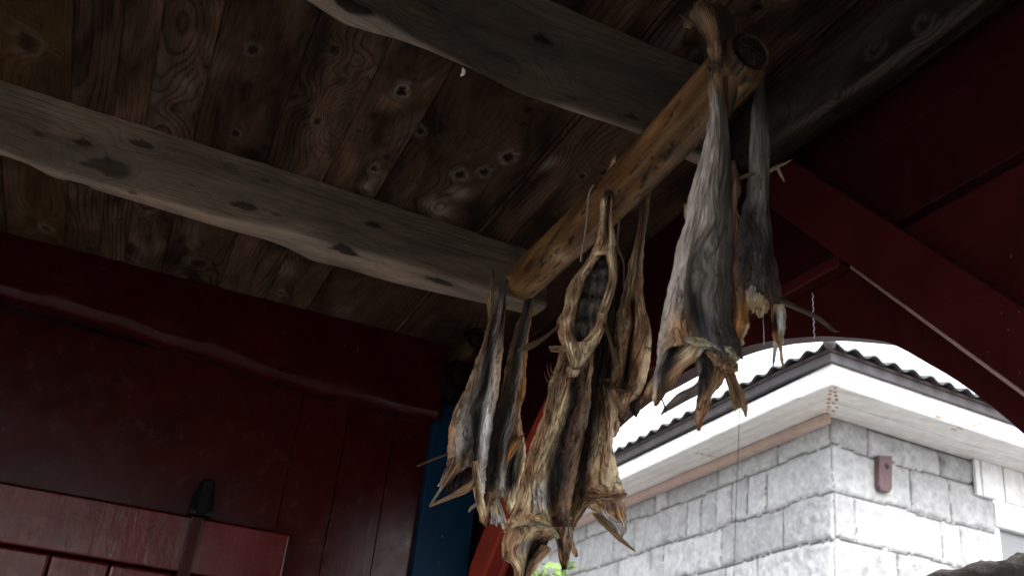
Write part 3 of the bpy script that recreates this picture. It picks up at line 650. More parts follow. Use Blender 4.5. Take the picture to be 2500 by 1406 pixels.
# bark covered rail in the lower right corner
pts = np.array([onx(x, y, XR + .5) for x, y in ((2200, 1470), (2290, 1432), (2400, 1408), (2500, 1392), (2620, 1370), (2800, 1340))]); pts = cr(pts, 40)
g = Geo(); nr = 28; rad = .026 * (1 + .12 * np.sin(np.arange(40) * .9)); g.tube(pts, rad, nr, (.10, .09, .085))
v = g.v[0]; v += rng.normal(0, .0016, v.shape); tag(g.build('bark_rail', M_bark, None, True), 'grey bark covered rail at the lower right corner in front of the house', 'rail')
# green shrub
def leaf(g, p, d, L, wd, c):
    d = np.asarray(d, float); d /= np.linalg.norm(d); sd = np.cross(d, [0.2, -.9, .3]); sd /= np.linalg.norm(sd); nn = np.cross(sd, d)
    v = [p, p + d * L * .35 + sd * wd, p + d * L * .35 - nn * wd * .3, p + d * L * .35 - sd * wd, p + d * L]
    g.add(v, [(0, 1, 2), (0, 2, 3), (1, 4, 2), (2, 4, 3)], c)
sb = empty('garden_shrub', onx(1320, 1640, 2.3), 'light green shrub below the fish in front of the stone wall', 'shrub')
g = Geo(); root = onx(1320, 1640, 2.3)
st = Geo(); root2 = np.array([root[0], root[1], GROUND])
for k in range(30):
    tip = onx(rng.uniform(1285, 1385), rng.uniform(1372, 1470), 2.3 + rng.uniform(-.15, .15)); mid = (root2 + tip) / 2 + rng.normal(0, .03, 3)
    pts = cr(np.array([root2, mid, tip]), 10); st.tube(pts, np.linspace(.006, .002, 10), 5, (.12, .16, .06))
    for q in range(16):
        p = pts[rng.integers(5, 10)] + rng.normal(0, .012, 3); cg = rng.uniform(.7, 1.3); leaf(g, p, rng.normal(0, 1, 3) * [1, 1, .5] + [-.2, -.5, -.2], rng.uniform(.07, .12), rng.uniform(.018, .03), (.13 * cg, .20 * cg, .06 * cg))
g.build('foliage', M_leaf, sb); st.build('stems', M_leaf, sb, True)
#FISH
# ------------------------------------------------------------------ dried fish hung over the pole
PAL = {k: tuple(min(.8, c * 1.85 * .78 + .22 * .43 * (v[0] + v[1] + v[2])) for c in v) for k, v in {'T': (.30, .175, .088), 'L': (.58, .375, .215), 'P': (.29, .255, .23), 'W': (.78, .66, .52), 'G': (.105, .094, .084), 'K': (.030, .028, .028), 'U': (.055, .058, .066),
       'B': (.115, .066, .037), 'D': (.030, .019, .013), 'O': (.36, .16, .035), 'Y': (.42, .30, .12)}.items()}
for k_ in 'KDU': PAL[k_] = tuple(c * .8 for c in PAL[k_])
NH = np.array([fw[0], fw[1], 0]) / np.hypot(fw[0], fw[1])
def hang(px, py, q, d=0.0):
    """a point of the upright sheet q metres off, brought d pixels' worth towards the viewer's side"""
    v = np.stack([np.asarray(px, float) - CX, np.asarray(py, float) - CY, np.full(np.shape(px), F)], -1) @ R.T
    return v * (q / (v @ NH))[..., None] * (1 - np.asarray(d) / F)[..., None]
def H(y, *a): return [(a[i], y, a[i + 1], a[i + 2]) for i in range(0, len(a), 3)]
_sd = [500]
def skin(g, q, net, nu=44, nv=120, thick=3., closed=False, rag=2.0, wr=5.0, ragend=0, freq=(9, 3.2), ribs=0):
    """a dried skin through rows of (x, y, depth, colour); closed: a hollow body, else a leathery flap"""
    _sd[0] += 17; sd = _sd[0]
    N = np.array([cr(np.array([(x, y, d, *PAL[c]) for x, y, d, c in row]), nu) for row in net]); N = cr(N, nv)
    u = np.linspace(0, 1, nu)[None, :]; v = np.linspace(0, 1, nv)[:, None]
    W_ = np.hypot(N[:, -1, 0] - N[:, 0, 0], N[:, -1, 1] - N[:, 0, 1]).mean(); cl = N[:, nu // 2, :2]; L_ = np.hypot(*np.diff(cl, axis=0).T).sum()
    U, V = u * W_ / 100 + 0 * v, v * L_ / 100 + 0 * u                    # in hundreds of pixels
    e = np.sin(np.pi * u) ** .5
    ridg = 1 - 2 * np.abs(fbm(U * freq[0] + .6 * vnoise(U * 2, V * 2, sd + 9), V * freq[1] * .55, sd))
    wav = fbm(U * 2.2, V * 1.2, sd + 5)
    r2 = 1 - 2 * np.abs(fbm(U * freq[0] * 2.3 + .8 * vnoise(U * 3, V * 3, sd + 19), V * freq[1] * 1.1, sd + 21, 2)); N[..., 2] += wr * (.9 * ridg + .45 * r2 + 1.1 * wav) * (.25 + .75 * e)
    if ribs: N[..., 2] += 1.6 * np.sin(u * ribs * 2 * np.pi)
    edge = (1 - np.clip(np.minimum(u, 1 - u) * 9, 0, 1)); sgn = np.where(u < .5, -1, 1)
    N[..., 0] += edge * sgn * 1.1 * rag * (fbm(V * 4.3, V * 0 + sgn * 3.3, sd + 31) + .5 * np.maximum(0, fbm(V * 17, V * 0 + sgn, sd + 33))) + .8 * wr * .2 * vnoise(U * 3, V * 3, sd + 2)
    if ragend: N[..., 1] += np.clip((v - .86) / .14, 0, 1) * ragend * (fbm(U * 12, U * 0 + 2, sd + 41) + .5)
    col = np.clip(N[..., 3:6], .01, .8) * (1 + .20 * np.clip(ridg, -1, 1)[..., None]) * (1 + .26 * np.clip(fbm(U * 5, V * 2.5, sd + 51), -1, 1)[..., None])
    P = hang(N[..., 0], N[..., 1], q, N[..., 2])
    if closed: bd = N[:, :1, 2] * (1 - u) + N[:, -1:, 2] * u - thick * np.sin(np.pi * u) ** .6 - .4
    else: bd = N[..., 2] - thick * (.35 + .65 * np.sin(np.pi * u))
    Bk = hang(N[..., 0], N[..., 1], q, bd)
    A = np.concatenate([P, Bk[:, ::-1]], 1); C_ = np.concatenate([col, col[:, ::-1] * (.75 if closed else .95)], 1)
    s_ = q / F
    UV = np.stack([np.concatenate([U, (U + 3.1)[:, ::-1]], 1), np.concatenate([V, V], 1)], -1) * 100 * s_ + sd * .01
    f = [tuple(k) for k in grid_faces(nv, 2 * nu, True)]
    f += [tuple(range(2 * nu - 1, -1, -1))]
    if not closed: f += [tuple((nv - 1) * 2 * nu + j for j in range(2 * nu))]
    g.add(A, f, C_.reshape(-1, 3), UV)
def strand(g, q, pts, rad, c, d=None, n=8, k=14):
    p = cr(np.array([(*t, 0) if len(t) == 2 else t for t in pts], float), k); r = cr(np.array(rad, float)[:, None], k)[:, 0] if np.ndim(rad) else np.full(k, rad)
    g.tube(hang(p[:, 0], p[:, 1], q, p[:, 2]), r * q / F, n, PAL[c] if isinstance(c, str) else c)
def lump(g, q, pts, rad, c, k=40, n=22, seed=1, amp=.35):
    """a bumpy fleshy ridge"""
    p = cr(np.array(pts, float), k); r = cr(np.array(rad, float)[:, None], k)[:, 0]
    G2 = Geo(); G2.tube(hang(p[:, 0], p[:, 1], q, p[:, 2]), r * q / F, n); v = G2.v[0]; ctr = np.repeat(hang(p[:, 0], p[:, 1], q, p[:, 2]), n, 0)
    a, b = np.meshgrid(np.arange(k) * .35, np.arange(n) * .6, indexing='ij'); m = 1 + amp * (fbm(a, b, seed) + .6 * fbm(a * 2.7, b * 2.2, seed + 3)).reshape(-1, 1)
    cc = np.array(PAL[c]) * (.75 + .5 * (fbm(a * 1.3, b * 1.1, seed + 8).reshape(-1, 1) + .5)); g.add(ctr + (v - ctr) * m, G2.f, np.clip(cc, .01, .7), G2.uv[0])
def fish(q, top, label):
    r = empty('dried_fish', hang(np.array(top[0]), np.array(top[1]), q), label, 'dried fish', 'dried fish hung from the pole')
    return r
QC, QB, QA = 1.18, 1.589, 2.058
def knot(f, q, x, y, w_, c=(.05, .035, .025)):
    g = Geo()
    for k in range(4):
        a = np.linspace(0, 2 * np.pi, 18); yy = y + k * 3.2 + 2 * np.sin(a + k)
        p = hang(x + w_ * np.cos(a), yy, q, 14 * np.sin(a) + 2); g.tube(p, 1.7 * q / F, 6, c)
    for k in range(3):
        a = rng.uniform(-1, 1); strand(g, q, [(x + a * w_, y + 4, 16), (x + a * w_ * 1.5 + 3, y + 16, 18), (x + a * w_ * 1.2 + rng.uniform(-5, 5), y + rng.uniform(28, 44), 17)], [1.6, 1.3, .7], c, n=5, k=10)
    g.build('twine', M_cord, f, True)

# --- the big pale one on the right
q = QC - .058; f = fish(q, (1745, 155), 'largest dried fish, pale grey and wide, in front at the right end of the pole'); b = Geo()
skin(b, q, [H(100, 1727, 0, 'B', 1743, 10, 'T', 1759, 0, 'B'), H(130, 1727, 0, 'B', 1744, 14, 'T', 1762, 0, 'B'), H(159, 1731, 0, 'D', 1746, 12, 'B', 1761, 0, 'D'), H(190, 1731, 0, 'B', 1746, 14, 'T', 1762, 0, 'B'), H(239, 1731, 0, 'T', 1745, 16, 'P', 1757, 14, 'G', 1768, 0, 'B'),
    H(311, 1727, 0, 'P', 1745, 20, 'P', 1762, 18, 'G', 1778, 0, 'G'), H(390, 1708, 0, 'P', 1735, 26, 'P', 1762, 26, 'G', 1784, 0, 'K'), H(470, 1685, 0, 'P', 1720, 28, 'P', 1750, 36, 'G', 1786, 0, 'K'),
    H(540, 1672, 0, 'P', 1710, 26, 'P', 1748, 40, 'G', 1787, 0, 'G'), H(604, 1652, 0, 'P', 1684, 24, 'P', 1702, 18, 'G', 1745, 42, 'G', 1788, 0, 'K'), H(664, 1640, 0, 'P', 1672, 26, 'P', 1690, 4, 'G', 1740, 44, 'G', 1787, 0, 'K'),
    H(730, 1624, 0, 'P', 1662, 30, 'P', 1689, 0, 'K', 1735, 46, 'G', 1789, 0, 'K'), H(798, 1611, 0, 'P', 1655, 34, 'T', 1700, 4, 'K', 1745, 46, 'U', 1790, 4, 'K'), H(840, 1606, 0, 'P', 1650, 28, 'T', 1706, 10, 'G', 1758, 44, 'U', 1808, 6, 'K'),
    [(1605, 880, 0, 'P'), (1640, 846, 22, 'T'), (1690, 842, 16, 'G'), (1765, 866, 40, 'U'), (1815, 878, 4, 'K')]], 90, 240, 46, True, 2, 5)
skin(b, q, [[(1612, 842, 8, 'P'), (1640, 826, 16, 'G'), (1668, 820, 20, 'D'), (1700, 836, 28, 'T'), (1722, 852, 20, 'W')], [(1606, 880, 6, 'P'), (1622, 868, 12, 'G'), (1650, 852, 0, 'D'), (1684, 862, 24, 'L'), (1702, 876, 14, 'T')],
    [(1597, 915, 4, 'P'), (1612, 905, 12, 'G'), (1636, 890, -6, 'K'), (1660, 893, 20, 'T'), (1668, 905, 10, 'L')], [(1592, 950, 2, 'T'), (1606, 945, 10, 'P'), (1622, 930, -4, 'B'), (1640, 926, 12, 'T'), (1648, 935, 8, 'T')],
    [(1594, 972, 0, 'L'), (1604, 970, 6, 'T'), (1615, 962, 0, 'B'), (1628, 950, 4, 'B'), (1632, 955, 2, 'B')], [(1596, 992, 0, 'B'), (1600, 990, 2, 'B'), (1608, 982, 0, 'B'), (1618, 968, 2, 'B'), (1621, 968, 0, 'B')]], 54, 90, 4, False, 2, 4, 4)
lump(b, q, [(1664, 826, 22), (1700, 834, 30), (1728, 840, 34), (1756, 850, 36), (1780, 862, 30), (1799, 880, 16)], [4, 11, 8, 9, 12, 9], 'L', 60, 24, 3)
lump(b, q, [(1726, 858, 24), (1746, 874, 28), (1766, 888, 26), (1786, 898, 16), (1800, 890, 8)], [5, 11, 13, 12, 6], 'T', 60, 24, 9, .5)
lump(b, q, [(1705, 846, 24), (1735, 850, 34), (1768, 862, 32)], [3, 5, 3], 'W', 40, 18, 12, .3)
skin(b, q, [H(392, 1784, -18, 'B', 1789, -14, 'B', 1796, -20, 'D'), H(460, 1782, -18, 'B', 1793, -14, 'B', 1805, -22, 'D'), H(560, 1782, -20, 'D', 1790, -16, 'B', 1798, -24, 'B'), H(650, 1782, -24, 'D', 1792, -16, 'B', 1801, -26, 'B'),
    H(710, 1784, -24, 'D', 1800, -14, 'B', 1816, -26, 'B'), H(775, 1786, -22, 'B', 1806, -12, 'O', 1825, -26, 'O'), H(815, 1788, -20, 'O', 1804, -14, 'O', 1820, -24, 'L'), H(845, 1800, -16, 'O', 1806, -14, 'O', 1812, -18, 'L')], 30, 130, 4, False, 5, 4)
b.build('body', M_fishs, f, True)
g = Geo(); skin(g, q, [[(1716, 862, -5, 'K'), (1735, 868, -5, 'K'), (1755, 880, 2, 'D'), (1778, 902, 6, 'T')], [(1712, 905, -4, 'K'), (1730, 915, 0, 'K'), (1746, 925, 8, 'T'), (1764, 935, 2, 'T')], [(1706, 950, -2, 'K'), (1720, 962, 2, 'B'), (1732, 966, 10, 'T'), (1742, 960, 2, 'L')],
    [(1697, 990, 0, 'B'), (1710, 1000, 8, 'T'), (1722, 1000, 10, 'O'), (1733, 990, 2, 'O')], [(1694, 1022, 0, 'B'), (1702, 1032, 6, 'T'), (1712, 1030, 8, 'O'), (1722, 1018, 0, 'O')], [(1697, 1042, 0, 'L'), (1703, 1050, 2, 'O'), (1709, 1050, 2, 'O'), (1712, 1038, 0, 'O')]], 30, 80, 7, False, 3, 3, 2)
g.build('gill_bone', M_fish, f, True)
def fin(q, net, par, nu=26, nv=50, ribs=7, name='fin', rag=1.2, ragend=0, wr=1.5):
    g = Geo(); skin(g, q, net, nu, nv, 1.6, False, rag, wr, ragend, (4, 1.5), ribs); g.build(name, M_fin, par, True)
fin(q, [[(1694, 864, -8, 'G'), (1706, 864, -4, 'G'), (1720, 866, -8, 'G')], [(1698, 895, -8, 'G'), (1710, 897, -4, 'P'), (1722, 900, -8, 'G')], [(1706, 922, -8, 'G'), (1715, 932, -5, 'P'), (1718, 945, -8, 'G')], [(1690, 942, -8, 'G'), (1702, 950, -5, 'P'), (1708, 962, -8, 'G')],
    [(1655, 960, -8, 'P'), (1664, 970, -5, 'P'), (1674, 980, -8, 'G')], [(1622, 994, -8, 'G'), (1627, 1000, -6, 'G'), (1632, 1003, -8, 'G')], [(1612, 1012, -8, 'G'), (1613, 1013, -8, 'G'), (1614, 1014, -8, 'G')]], f, ribs=4, name='pectoral_fin')
fin(q, [[(1766, 910, -6, 'T'), (1778, 906, -4, 'T'), (1792, 904, -6, 'T')], [(1776, 940, -6, 'T'), (1790, 938, -3, 'B'), (1805, 935, -6, 'T')], [(1783, 968, -6, 'Y'), (1800, 966, -3, 'B'), (1818, 962, -6, 'T')], [(1790, 990, -6, 'Y'), (1806, 992, -3, 'T'), (1823, 990, -6, 'T')]], f, ribs=6, name='pectoral_fin', ragend=0)
fin(q, [[(1786, 980, -6, 'Y'), (1792, 980, -5, 'Y'), (1799, 982, -6, 'Y')], [(1789, 994, -6, 'Y'), (1794, 996, -5, 'Y'), (1799, 994, -6, 'Y')], [(1793, 1002, -6, 'Y'), (1794, 1003, -6, 'Y'), (1795, 1002, -6, 'Y')]], f, 14, 24, 2, 'fin_tip')
fin(q, [[(1803, 982, -6, 'B'), (1813, 984, -4, 'T'), (1823, 982, -6, 'Y')], [(1811, 1000, -6, 'B'), (1818, 1002, -4, 'Y'), (1825, 1000, -6, 'T')], [(1820, 1018, -6, 'D'), (1821, 1019, -5, 'D'), (1822, 1018, -6, 'D')]], f, 14, 24, 3, 'fin_tip')
fin(q, [[(1594, 916, -10, 'T'), (1600, 920, -8, 'T'), (1606, 926, -10, 'B')], [(1580, 940, -10, 'T'), (1586, 944, -8, 'L'), (1592, 948, -10, 'T')], [(1570, 968, -10, 'T'), (1576, 970, -8, 'T'), (1582, 972, -10, 'B')], [(1566, 996, -10, 'B'), (1568, 997, -9, 'B'), (1571, 996, -10, 'B')]], f, ribs=4, name='pelvic_fin')
fin(q, [[(1671, 496, -4, 'T'), (1676, 500, 0, 'L'), (1682, 510, 2, 'T')], [(1669, 525, -4, 'L'), (1675, 528, 0, 'L'), (1681, 530, 2, 'T')], [(1676, 546, -2, 'L'), (1678, 548, 0, 'O'), (1682, 550, 2, 'O')]], f, 14, 24, 3, 'belly_flake')
fin(q, [[(1727, 112, 6, 'B'), (1742, 118, 10, 'B'), (1758, 108, 4, 'B')], [(1718, 90, 2, 'B'), (1737, 84, 8, 'T'), (1753, 76, 2, 'B')], [(1697, 62, 0, 'D'), (1724, 48, 6, 'T'), (1746, 38, 0, 'B')], [(1684, 40, 0, 'B'), (1710, 18, 4, 'B'), (1740, 14, 0, 'D')], [(1690, 12, 0, 'D'), (1704, -2, 2, 'B'), (1734, 2, 0, 'D')]], f, 60, 70, 11, 'tail_fin', 3, 8)
g = Geo()
for k in range(6): strand(g, q, [(1692 - k, 60 + k * 2, 2), (1678 - k * 2, 48 + 3 * k, 0), (1656 + k * 4, 36 + 3 * k, -2)], [2.2, 1.6, .5], 'T' if k % 2 else 'B', n=6, k=8)
g.build('tail_rays', M_fin, f, True)
knot(f, q, 1746, 156, 20)
g = Geo(); strand(g, q, [(1614, 968, 0), (1622, 990, -4), (1628, 1012, -6)], [1.5, 2.5, 1.2], 'K'); g.build('barbel', M_fish, f, True)

# --- its dark partner behind the pole
q = QC + .075; f = fish(q, (1855, 210), 'blue black dried fish with tan torn neck at the far right'); b = Geo()
skin(b, q, [H(170, 1845, 0, 'B', 1857, 6, 'G', 1869, 0, 'K'), H(210, 1841, 0, 'B', 1855, 8, 'G', 1869, 0, 'K'), H(295, 1834, 0, 'G', 1855, 12, 'G', 1876, 0, 'K'), H(385, 1829, 0, 'G', 1853, 16, 'G', 1879, 0, 'G'), H(470, 1822, 0, 'K', 1848, 18, 'G', 1866, 18, 'G', 1880, 0, 'K'),
    H(529, 1808, 0, 'K', 1836, 20, 'K', 1862, 22, 'G', 1880, 0, 'K'), H(600, 1796, 0, 'K', 1832, 22, 'K', 1858, 26, 'U', 1876, 4, 'K', 1888, 0, 'K'), H(649, 1797, 0, 'K', 1832, 22, 'K', 1858, 26, 'U', 1876, 4, 'K', 1897, 0, 'K'),
    H(695, 1806, 0, 'K', 1836, 22, 'K', 1862, 26, 'U', 1882, 8, 'K', 1905, 0, 'K'), [(1812, 722, 0, 'K'), (1838, 714, 22, 'K'), (1862, 722, 20, 'K'), (1885, 742, 16, 'K'), (1912, 735, 0, 'K')]], 70, 180, 34, True, 2, 4)
skin(b, q, [[(1820, 712, 12, 'L'), (1838, 696, 26, 'W'), (1858, 716, 26, 'L'), (1882, 742, 16, 'T')], [(1813, 732, 8, 'T'), (1834, 735, 26, 'L'), (1856, 745, 22, 'L'), (1880, 752, 12, 'T')], [(1820, 748, 4, 'B'), (1834, 756, 10, 'T'), (1853, 766, 10, 'L'), (1872, 757, 4, 'B')]], 60, 60, 6, False, 4, 7, 8, (14, 9))
skin(b, q, [H(742, 1884, 2, 'T', 1900, 14, 'L', 1916, 0, 'L'), H(770, 1884, 4, 'T', 1893, 0, 'D', 1905, 14, 'W', 1918, 0, 'P'), H(798, 1885, 4, 'B', 1895, -6, 'D', 1905, 14, 'W', 1918, 0, 'P'), H(822, 1888, 4, 'T', 1897, 4, 'O', 1906, 10, 'L', 1914, 0, 'P'), H(840, 1889, 2, 'T', 1899, 6, 'T', 1910, 0, 'L')], 36, 60, 5, False, 3, 3)
skin(b, q, [[(1888, 832, 2, 'L'), (1894, 836, 4, 'W'), (1900, 842, 2, 'W')], [(1887, 862, 2, 'P'), (1892, 863, 4, 'W'), (1896, 864, 2, 'W')], [(1886, 896, 0, 'G'), (1887, 896, 1, 'G'), (1889, 896, 0, 'G')]], 16, 40, 3, False, 1, 1.5)
skin(b, q, [[(1898, 836, 4, 'O'), (1904, 834, 6, 'T'), (1911, 828, 2, 'L')], [(1903, 862, 2, 'T'), (1908, 862, 4, 'L'), (1912, 862, 2, 'B')], [(1911, 897, 0, 'B'), (1913, 898, 1, 'B'), (1915, 896, 0, 'B')]], 16, 40, 3, False, 2.5, 1.5)
b.build('body', M_fishs, f, True)
g = Geo(); strand(g, q, [(1904, 732, 4), (1925, 742, 2), (1955, 756, 0), (1990, 772, -4), (2018, 792, -6), (2034, 806, -6)], [8, 8, 6.5, 6.5, 6, 4], (.16, .135, .10), k=30); strand(g, q, [(2026, 800, -6), (2040, 808, -6), (2050, 809, -8)], [4, 3, 1], (.2, .17, .13)); g.build('backbone', M_bone, f, True)
g = Geo(); strand(g, q, [(1880, 418, 0), (1895, 408, 0), (1915, 400, 2), (1936, 389, 0)], [5, 5, 3.5, .8], 'L', k=16); g.build('fin_stub', M_bone, f, True); g = Geo(); strand(g, q, [(1884, 415, 2), (1898, 412, 4), (1906, 426, 4), (1915, 444, 2)], [3, 4, 4.5, 2], 'L', k=16); g.build('fin_stub', M_bone, f, True); g = Geo(); strand(g, q, [(1843, 424, 14), (1825, 428, 8), (1800, 438, 0)], [4, 6, 4], 'B'); g.build('fin_stub', M_bone, f, True)
fin(q, [[(1766, 118, -20, 'D'), (1780, 112, -18, 'D'), (1792, 98, -20, 'D')], [(1752, 66, -20, 'D'), (1778, 66, -18, 'D'), (1806, 74, -20, 'D')], [(1743, 8, -22, 'D'), (1758, 8, -20, 'D'), (1778, 18, -22, 'D')]], f, 40, 40, 8, 'tail_fin', 2, 4)
fin(q - .1, [[(1764, 188, 0, 'B'), (1782, 184, 2, 'T'), (1802, 190, 0, 'B')], [(1765, 230, 0, 'B'), (1782, 232, 2, 'B'), (1799, 234, 0, 'D')], [(1772, 284, 0, 'B'), (1778, 286, 2, 'B'), (1785, 288, 0, 'D')]], f, 40, 40, 8, 'dorsal_fin', 1.5)

# --- the one with the oval belly slit
q = QB - .054; f = fish(q, (1486, 471), 'tan dried fish whose belly gapes in a long oval slit, middle of the pole'); b = Geo()
skin(b, q, [H(380, 1500, 2, 'T', 1504, 4, 'L', 1508, 0, 'T'), H(400, 1490, 0, 'T', 1499, 6, 'L', 1508, 0, 'T'), H(425, 1479, 0, 'T', 1490, 8, 'L', 1502, 0, 'B'), H(448, 1478, 0, 'T', 1487, 8, 'T', 1496, 0, 'B'), H(471, 1478, 0, 'D', 1486, 6, 'D', 1494, 0, 'D'), H(494, 1466, 0, 'T', 1478, 8, 'L', 1486, 2, 'D', 1495, 4, 'T'),
    H(539, 1463, 0, 'T', 1473, 12, 'L', 1482, 0, 'D', 1489, 8, 'T', 1496, 0, 'T'), H(585, 1457, 0, 'T', 1470, 12, 'T', 1482, 4, 'B', 1492, 12, 'L', 1502, 0, 'T'), H(622, 1440, 0, 'T', 1458, 14, 'L', 1474, 8, 'T', 1490, 14, 'L', 1505, 0, 'T')], 50, 130, 18, True, 1.5, 3)
skin(b, q, [H(600, 1450, 2, 'T', 1464, 12, 'T', 1478, 4, 'T'), H(625, 1438, 0, 'T', 1452, 14, 'L', 1467, 4, 'T'), H(645, 1424, 0, 'T', 1438, 18, 'L', 1452, 2, 'B'), H(675, 1401, 0, 'T', 1417, 20, 'L', 1434, 2, 'B'), H(710, 1384, 0, 'B', 1403, 22, 'T', 1422, 2, 'B'), H(745, 1377, 0, 'T', 1394, 22, 'L', 1410, 2, 'T'), H(765, 1370, 0, 'T', 1388, 24, 'T', 1406, 4, 'T'),
    H(785, 1361, 0, 'T', 1381, 20, 'L', 1403, 4, 'T'), H(815, 1363, 0, 'T', 1383, 20, 'T', 1402, 4, 'B'), H(840, 1370, 2, 'T', 1390, 20, 'L', 1412, 6, 'T'), H(860, 1380, 6, 'T', 1398, 20, 'L', 1420, 10, 'T')], 36, 140, 14, True, 1.5, 4)
skin(b, q, [H(600, 1478, 4, 'T', 1491, 14, 'L', 1503, 0, 'T'), H(630, 1478, 4, 'T', 1492, 16, 'L', 1506, 0, 'T'), H(660, 1484, 2, 'B', 1495, 16, 'L', 1506, 0, 'T'), H(694, 1482, 2, 'T', 1493, 16, 'T', 1504, 0, 'T'), H(725, 1472, 2, 'T', 1484, 18, 'L', 1496, 0, 'T'), H(755, 1461, 2, 'B', 1472, 20, 'T', 1487, 0, 'B'), H(768, 1456, 4, 'T', 1470, 22, 'L', 1484, 0, 'T'),
    H(790, 1452, 2, 'B', 1464, 20, 'T', 1480, 0, 'B'), H(815, 1438, 2, 'T', 1456, 20, 'L', 1473, 0, 'T'), H(838, 1414, 6, 'T', 1437, 22, 'L', 1462, 0, 'B'), H(858, 1400, 10, 'T', 1424, 22, 'T', 1448, 2, 'B')], 36, 140, 14, True, 1.5, 4)
skin(b, q, [H(834, 1374, 6, 'T', 1395, 18, 'L', 1411, 10, 'T', 1430, 20, 'L', 1462, 2, 'T'), H(855, 1380, 6, 'T', 1396, 24, 'L', 1411, 18, 'T', 1426, 24, 'L', 1448, 4, 'T'), H(876, 1387, 4, 'T', 1400, 24, 'Y', 1412, 20, 'L', 1422, 20, 'L', 1434, 4, 'T'), H(893, 1393, 4, 'B', 1400, 20, 'L', 1407, 18, 'L', 1414, 14, 'T', 1420, 2, 'B'), H(901, 1397, 4, 'D', 1400, 14, 'B', 1404, 12, 'B', 1408, 8, 'B', 1412, 2, 'D')], 60, 60, 12, True, 2, 4, 0, (12, 6))
skin(b, q, [H(893, 1385, 0, 'B', 1402, 8, 'T', 1416, 0, 'B'), H(906, 1382, 0, 'T', 1400, 10, 'L', 1416, 0, 'T'), H(920, 1386, 0, 'T', 1396, 6, 'T', 1408, 0, 'B')], 30, 24, 5, False, 2, 3)
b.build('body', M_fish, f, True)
g = Geo(); N_ = [H(y, x0, -14, 'D', (x0 + x1) / 2, -34, 'G' if i % 2 else 'K', x1, -14, 'D') for i, (y, x0, x1) in enumerate([(612, 1450, 1496), (632, 1440, 1496), (648, 1425, 1496), (664, 1415, 1496), (680, 1405, 1495), (700, 1398, 1494), (725, 1392, 1486), (750, 1388, 1478), (775, 1384, 1470), (800, 1384, 1464), (830, 1390, 1450), (850, 1398, 1430)])]
skin(g, q, N_, 40, 90, 5, False, 1, 6, 0, (4, 7)); g.build('belly_lining', M_fish, f, True)
g = Geo(); strand(g, q, [(1366, 795, 6), (1345, 812, 4), (1319, 831, 2), (1290, 846, 0), (1263, 856, -4)], [5, 5, 6, 9, 3], 'B', k=24); g.build('pectoral_fin', M_fin, f, True); g = Geo(); strand(g, q, [(1476, 790, 8), (1488, 825, 8), (1497, 860, 8), (1508, 892, 4)], [6, 5, 6, 11], 'B', k=20); g.build('pectoral_fin', M_fin, f, True)
fin(q, [[(1386, 848, 16, 'T'), (1384, 856, 18, 'L'), (1384, 864, 16, 'T')], [(1362, 844, 12, 'L'), (1360, 852, 16, 'T'), (1360, 860, 12, 'L')], [(1338, 844, 8, 'B'), (1342, 852, 8, 'T'), (1344, 859, 8, 'B')]], f, 20, 30, 3, 'pelvic_fin')
knot(f, q, 1486, 468, 10, (.02, .015, .012))

# --- slender one right of it
q = QB + .07; f = fish(q, (1585, 448), 'slender tan dried fish with closed lengthwise slit, right of the gaping one'); b = Geo()
skin(b, q, [H(420, 1584, 0, 'B', 1589, 4, 'B', 1594, 0, 'B'), H(450, 1577, 0, 'B', 1584, 6, 'B', 1591, 0, 'B'), H(480, 1569, 0, 'B', 1578, 10, 'T', 1588, 0, 'L'), H(521, 1561, 0, 'T', 1567, 8, 'T', 1573, 4, 'B', 1584, 0, 'L'), H(578, 1551, 0, 'T', 1558, 12, 'T', 1566, 4, 'B', 1576, 0, 'W'), H(640, 1537, 0, 'T', 1548, 16, 'L', 1557, 8, 'B', 1570, 0, 'L'), H(699, 1523, 0, 'T', 1538, 18, 'L', 1550, 10, 'T', 1570, 0, 'T'),
    H(740, 1514, 0, 'L', 1530, 20, 'T', 1546, 4, 'D', 1558, 18, 'T', 1575, 0, 'T'), H(790, 1497, 0, 'T', 1520, 24, 'L', 1539, 14, 'T', 1546, -14, 'K', 1552, 14, 'T', 1568, 20, 'T', 1585, 0, 'T'), H(830, 1492, 0, 'T', 1515, 24, 'T', 1532, 12, 'T', 1540, -22, 'K', 1548, 12, 'T', 1568, 20, 'T', 1589, 0, 'L'),
    H(880, 1489, 0, 'T', 1510, 22, 'T', 1526, 12, 'T', 1534, -24, 'K', 1542, 12, 'B', 1565, 20, 'T', 1587, 0, 'L'), H(930, 1486, 0, 'T', 1503, 20, 'T', 1519, 10, 'B', 1527, -18, 'K', 1534, 12, 'B', 1555, 20, 'T', 1577, 0, 'L'), H(958, 1484, 0, 'T', 1500, 20, 'T', 1516, 16, 'B', 1532, 18, 'T', 1548, 18, 'T', 1564, 0, 'T'), H(985, 1498, 0, 'B', 1512, 18, 'L', 1525, 20, 'T', 1542, 0, 'B'), H(1012, 1507, 0, 'B', 1515, 10, 'T', 1524, 8, 'B', 1532, 0, 'B'), H(1032, 1514, 0, 'D', 1518, 2, 'D', 1522, 0, 'D')], 72, 220, 26, True, 2, 4.5)
skin(b, q, [H(930, 1550, -8, 'D', 1562, -2, 'B', 1574, -8, 'B'), H(965, 1542, -8, 'D', 1554, -2, 'D', 1568, -8, 'B'), H(990, 1538, -8, 'K', 1550, -2, 'D', 1566, -8, 'D'), H(1010, 1546, -8, 'K', 1554, -4, 'D', 1563, -8, 'K')], 40, 60, 5, False, 4, 5, 14)
b.build('body', M_fish, f, True)
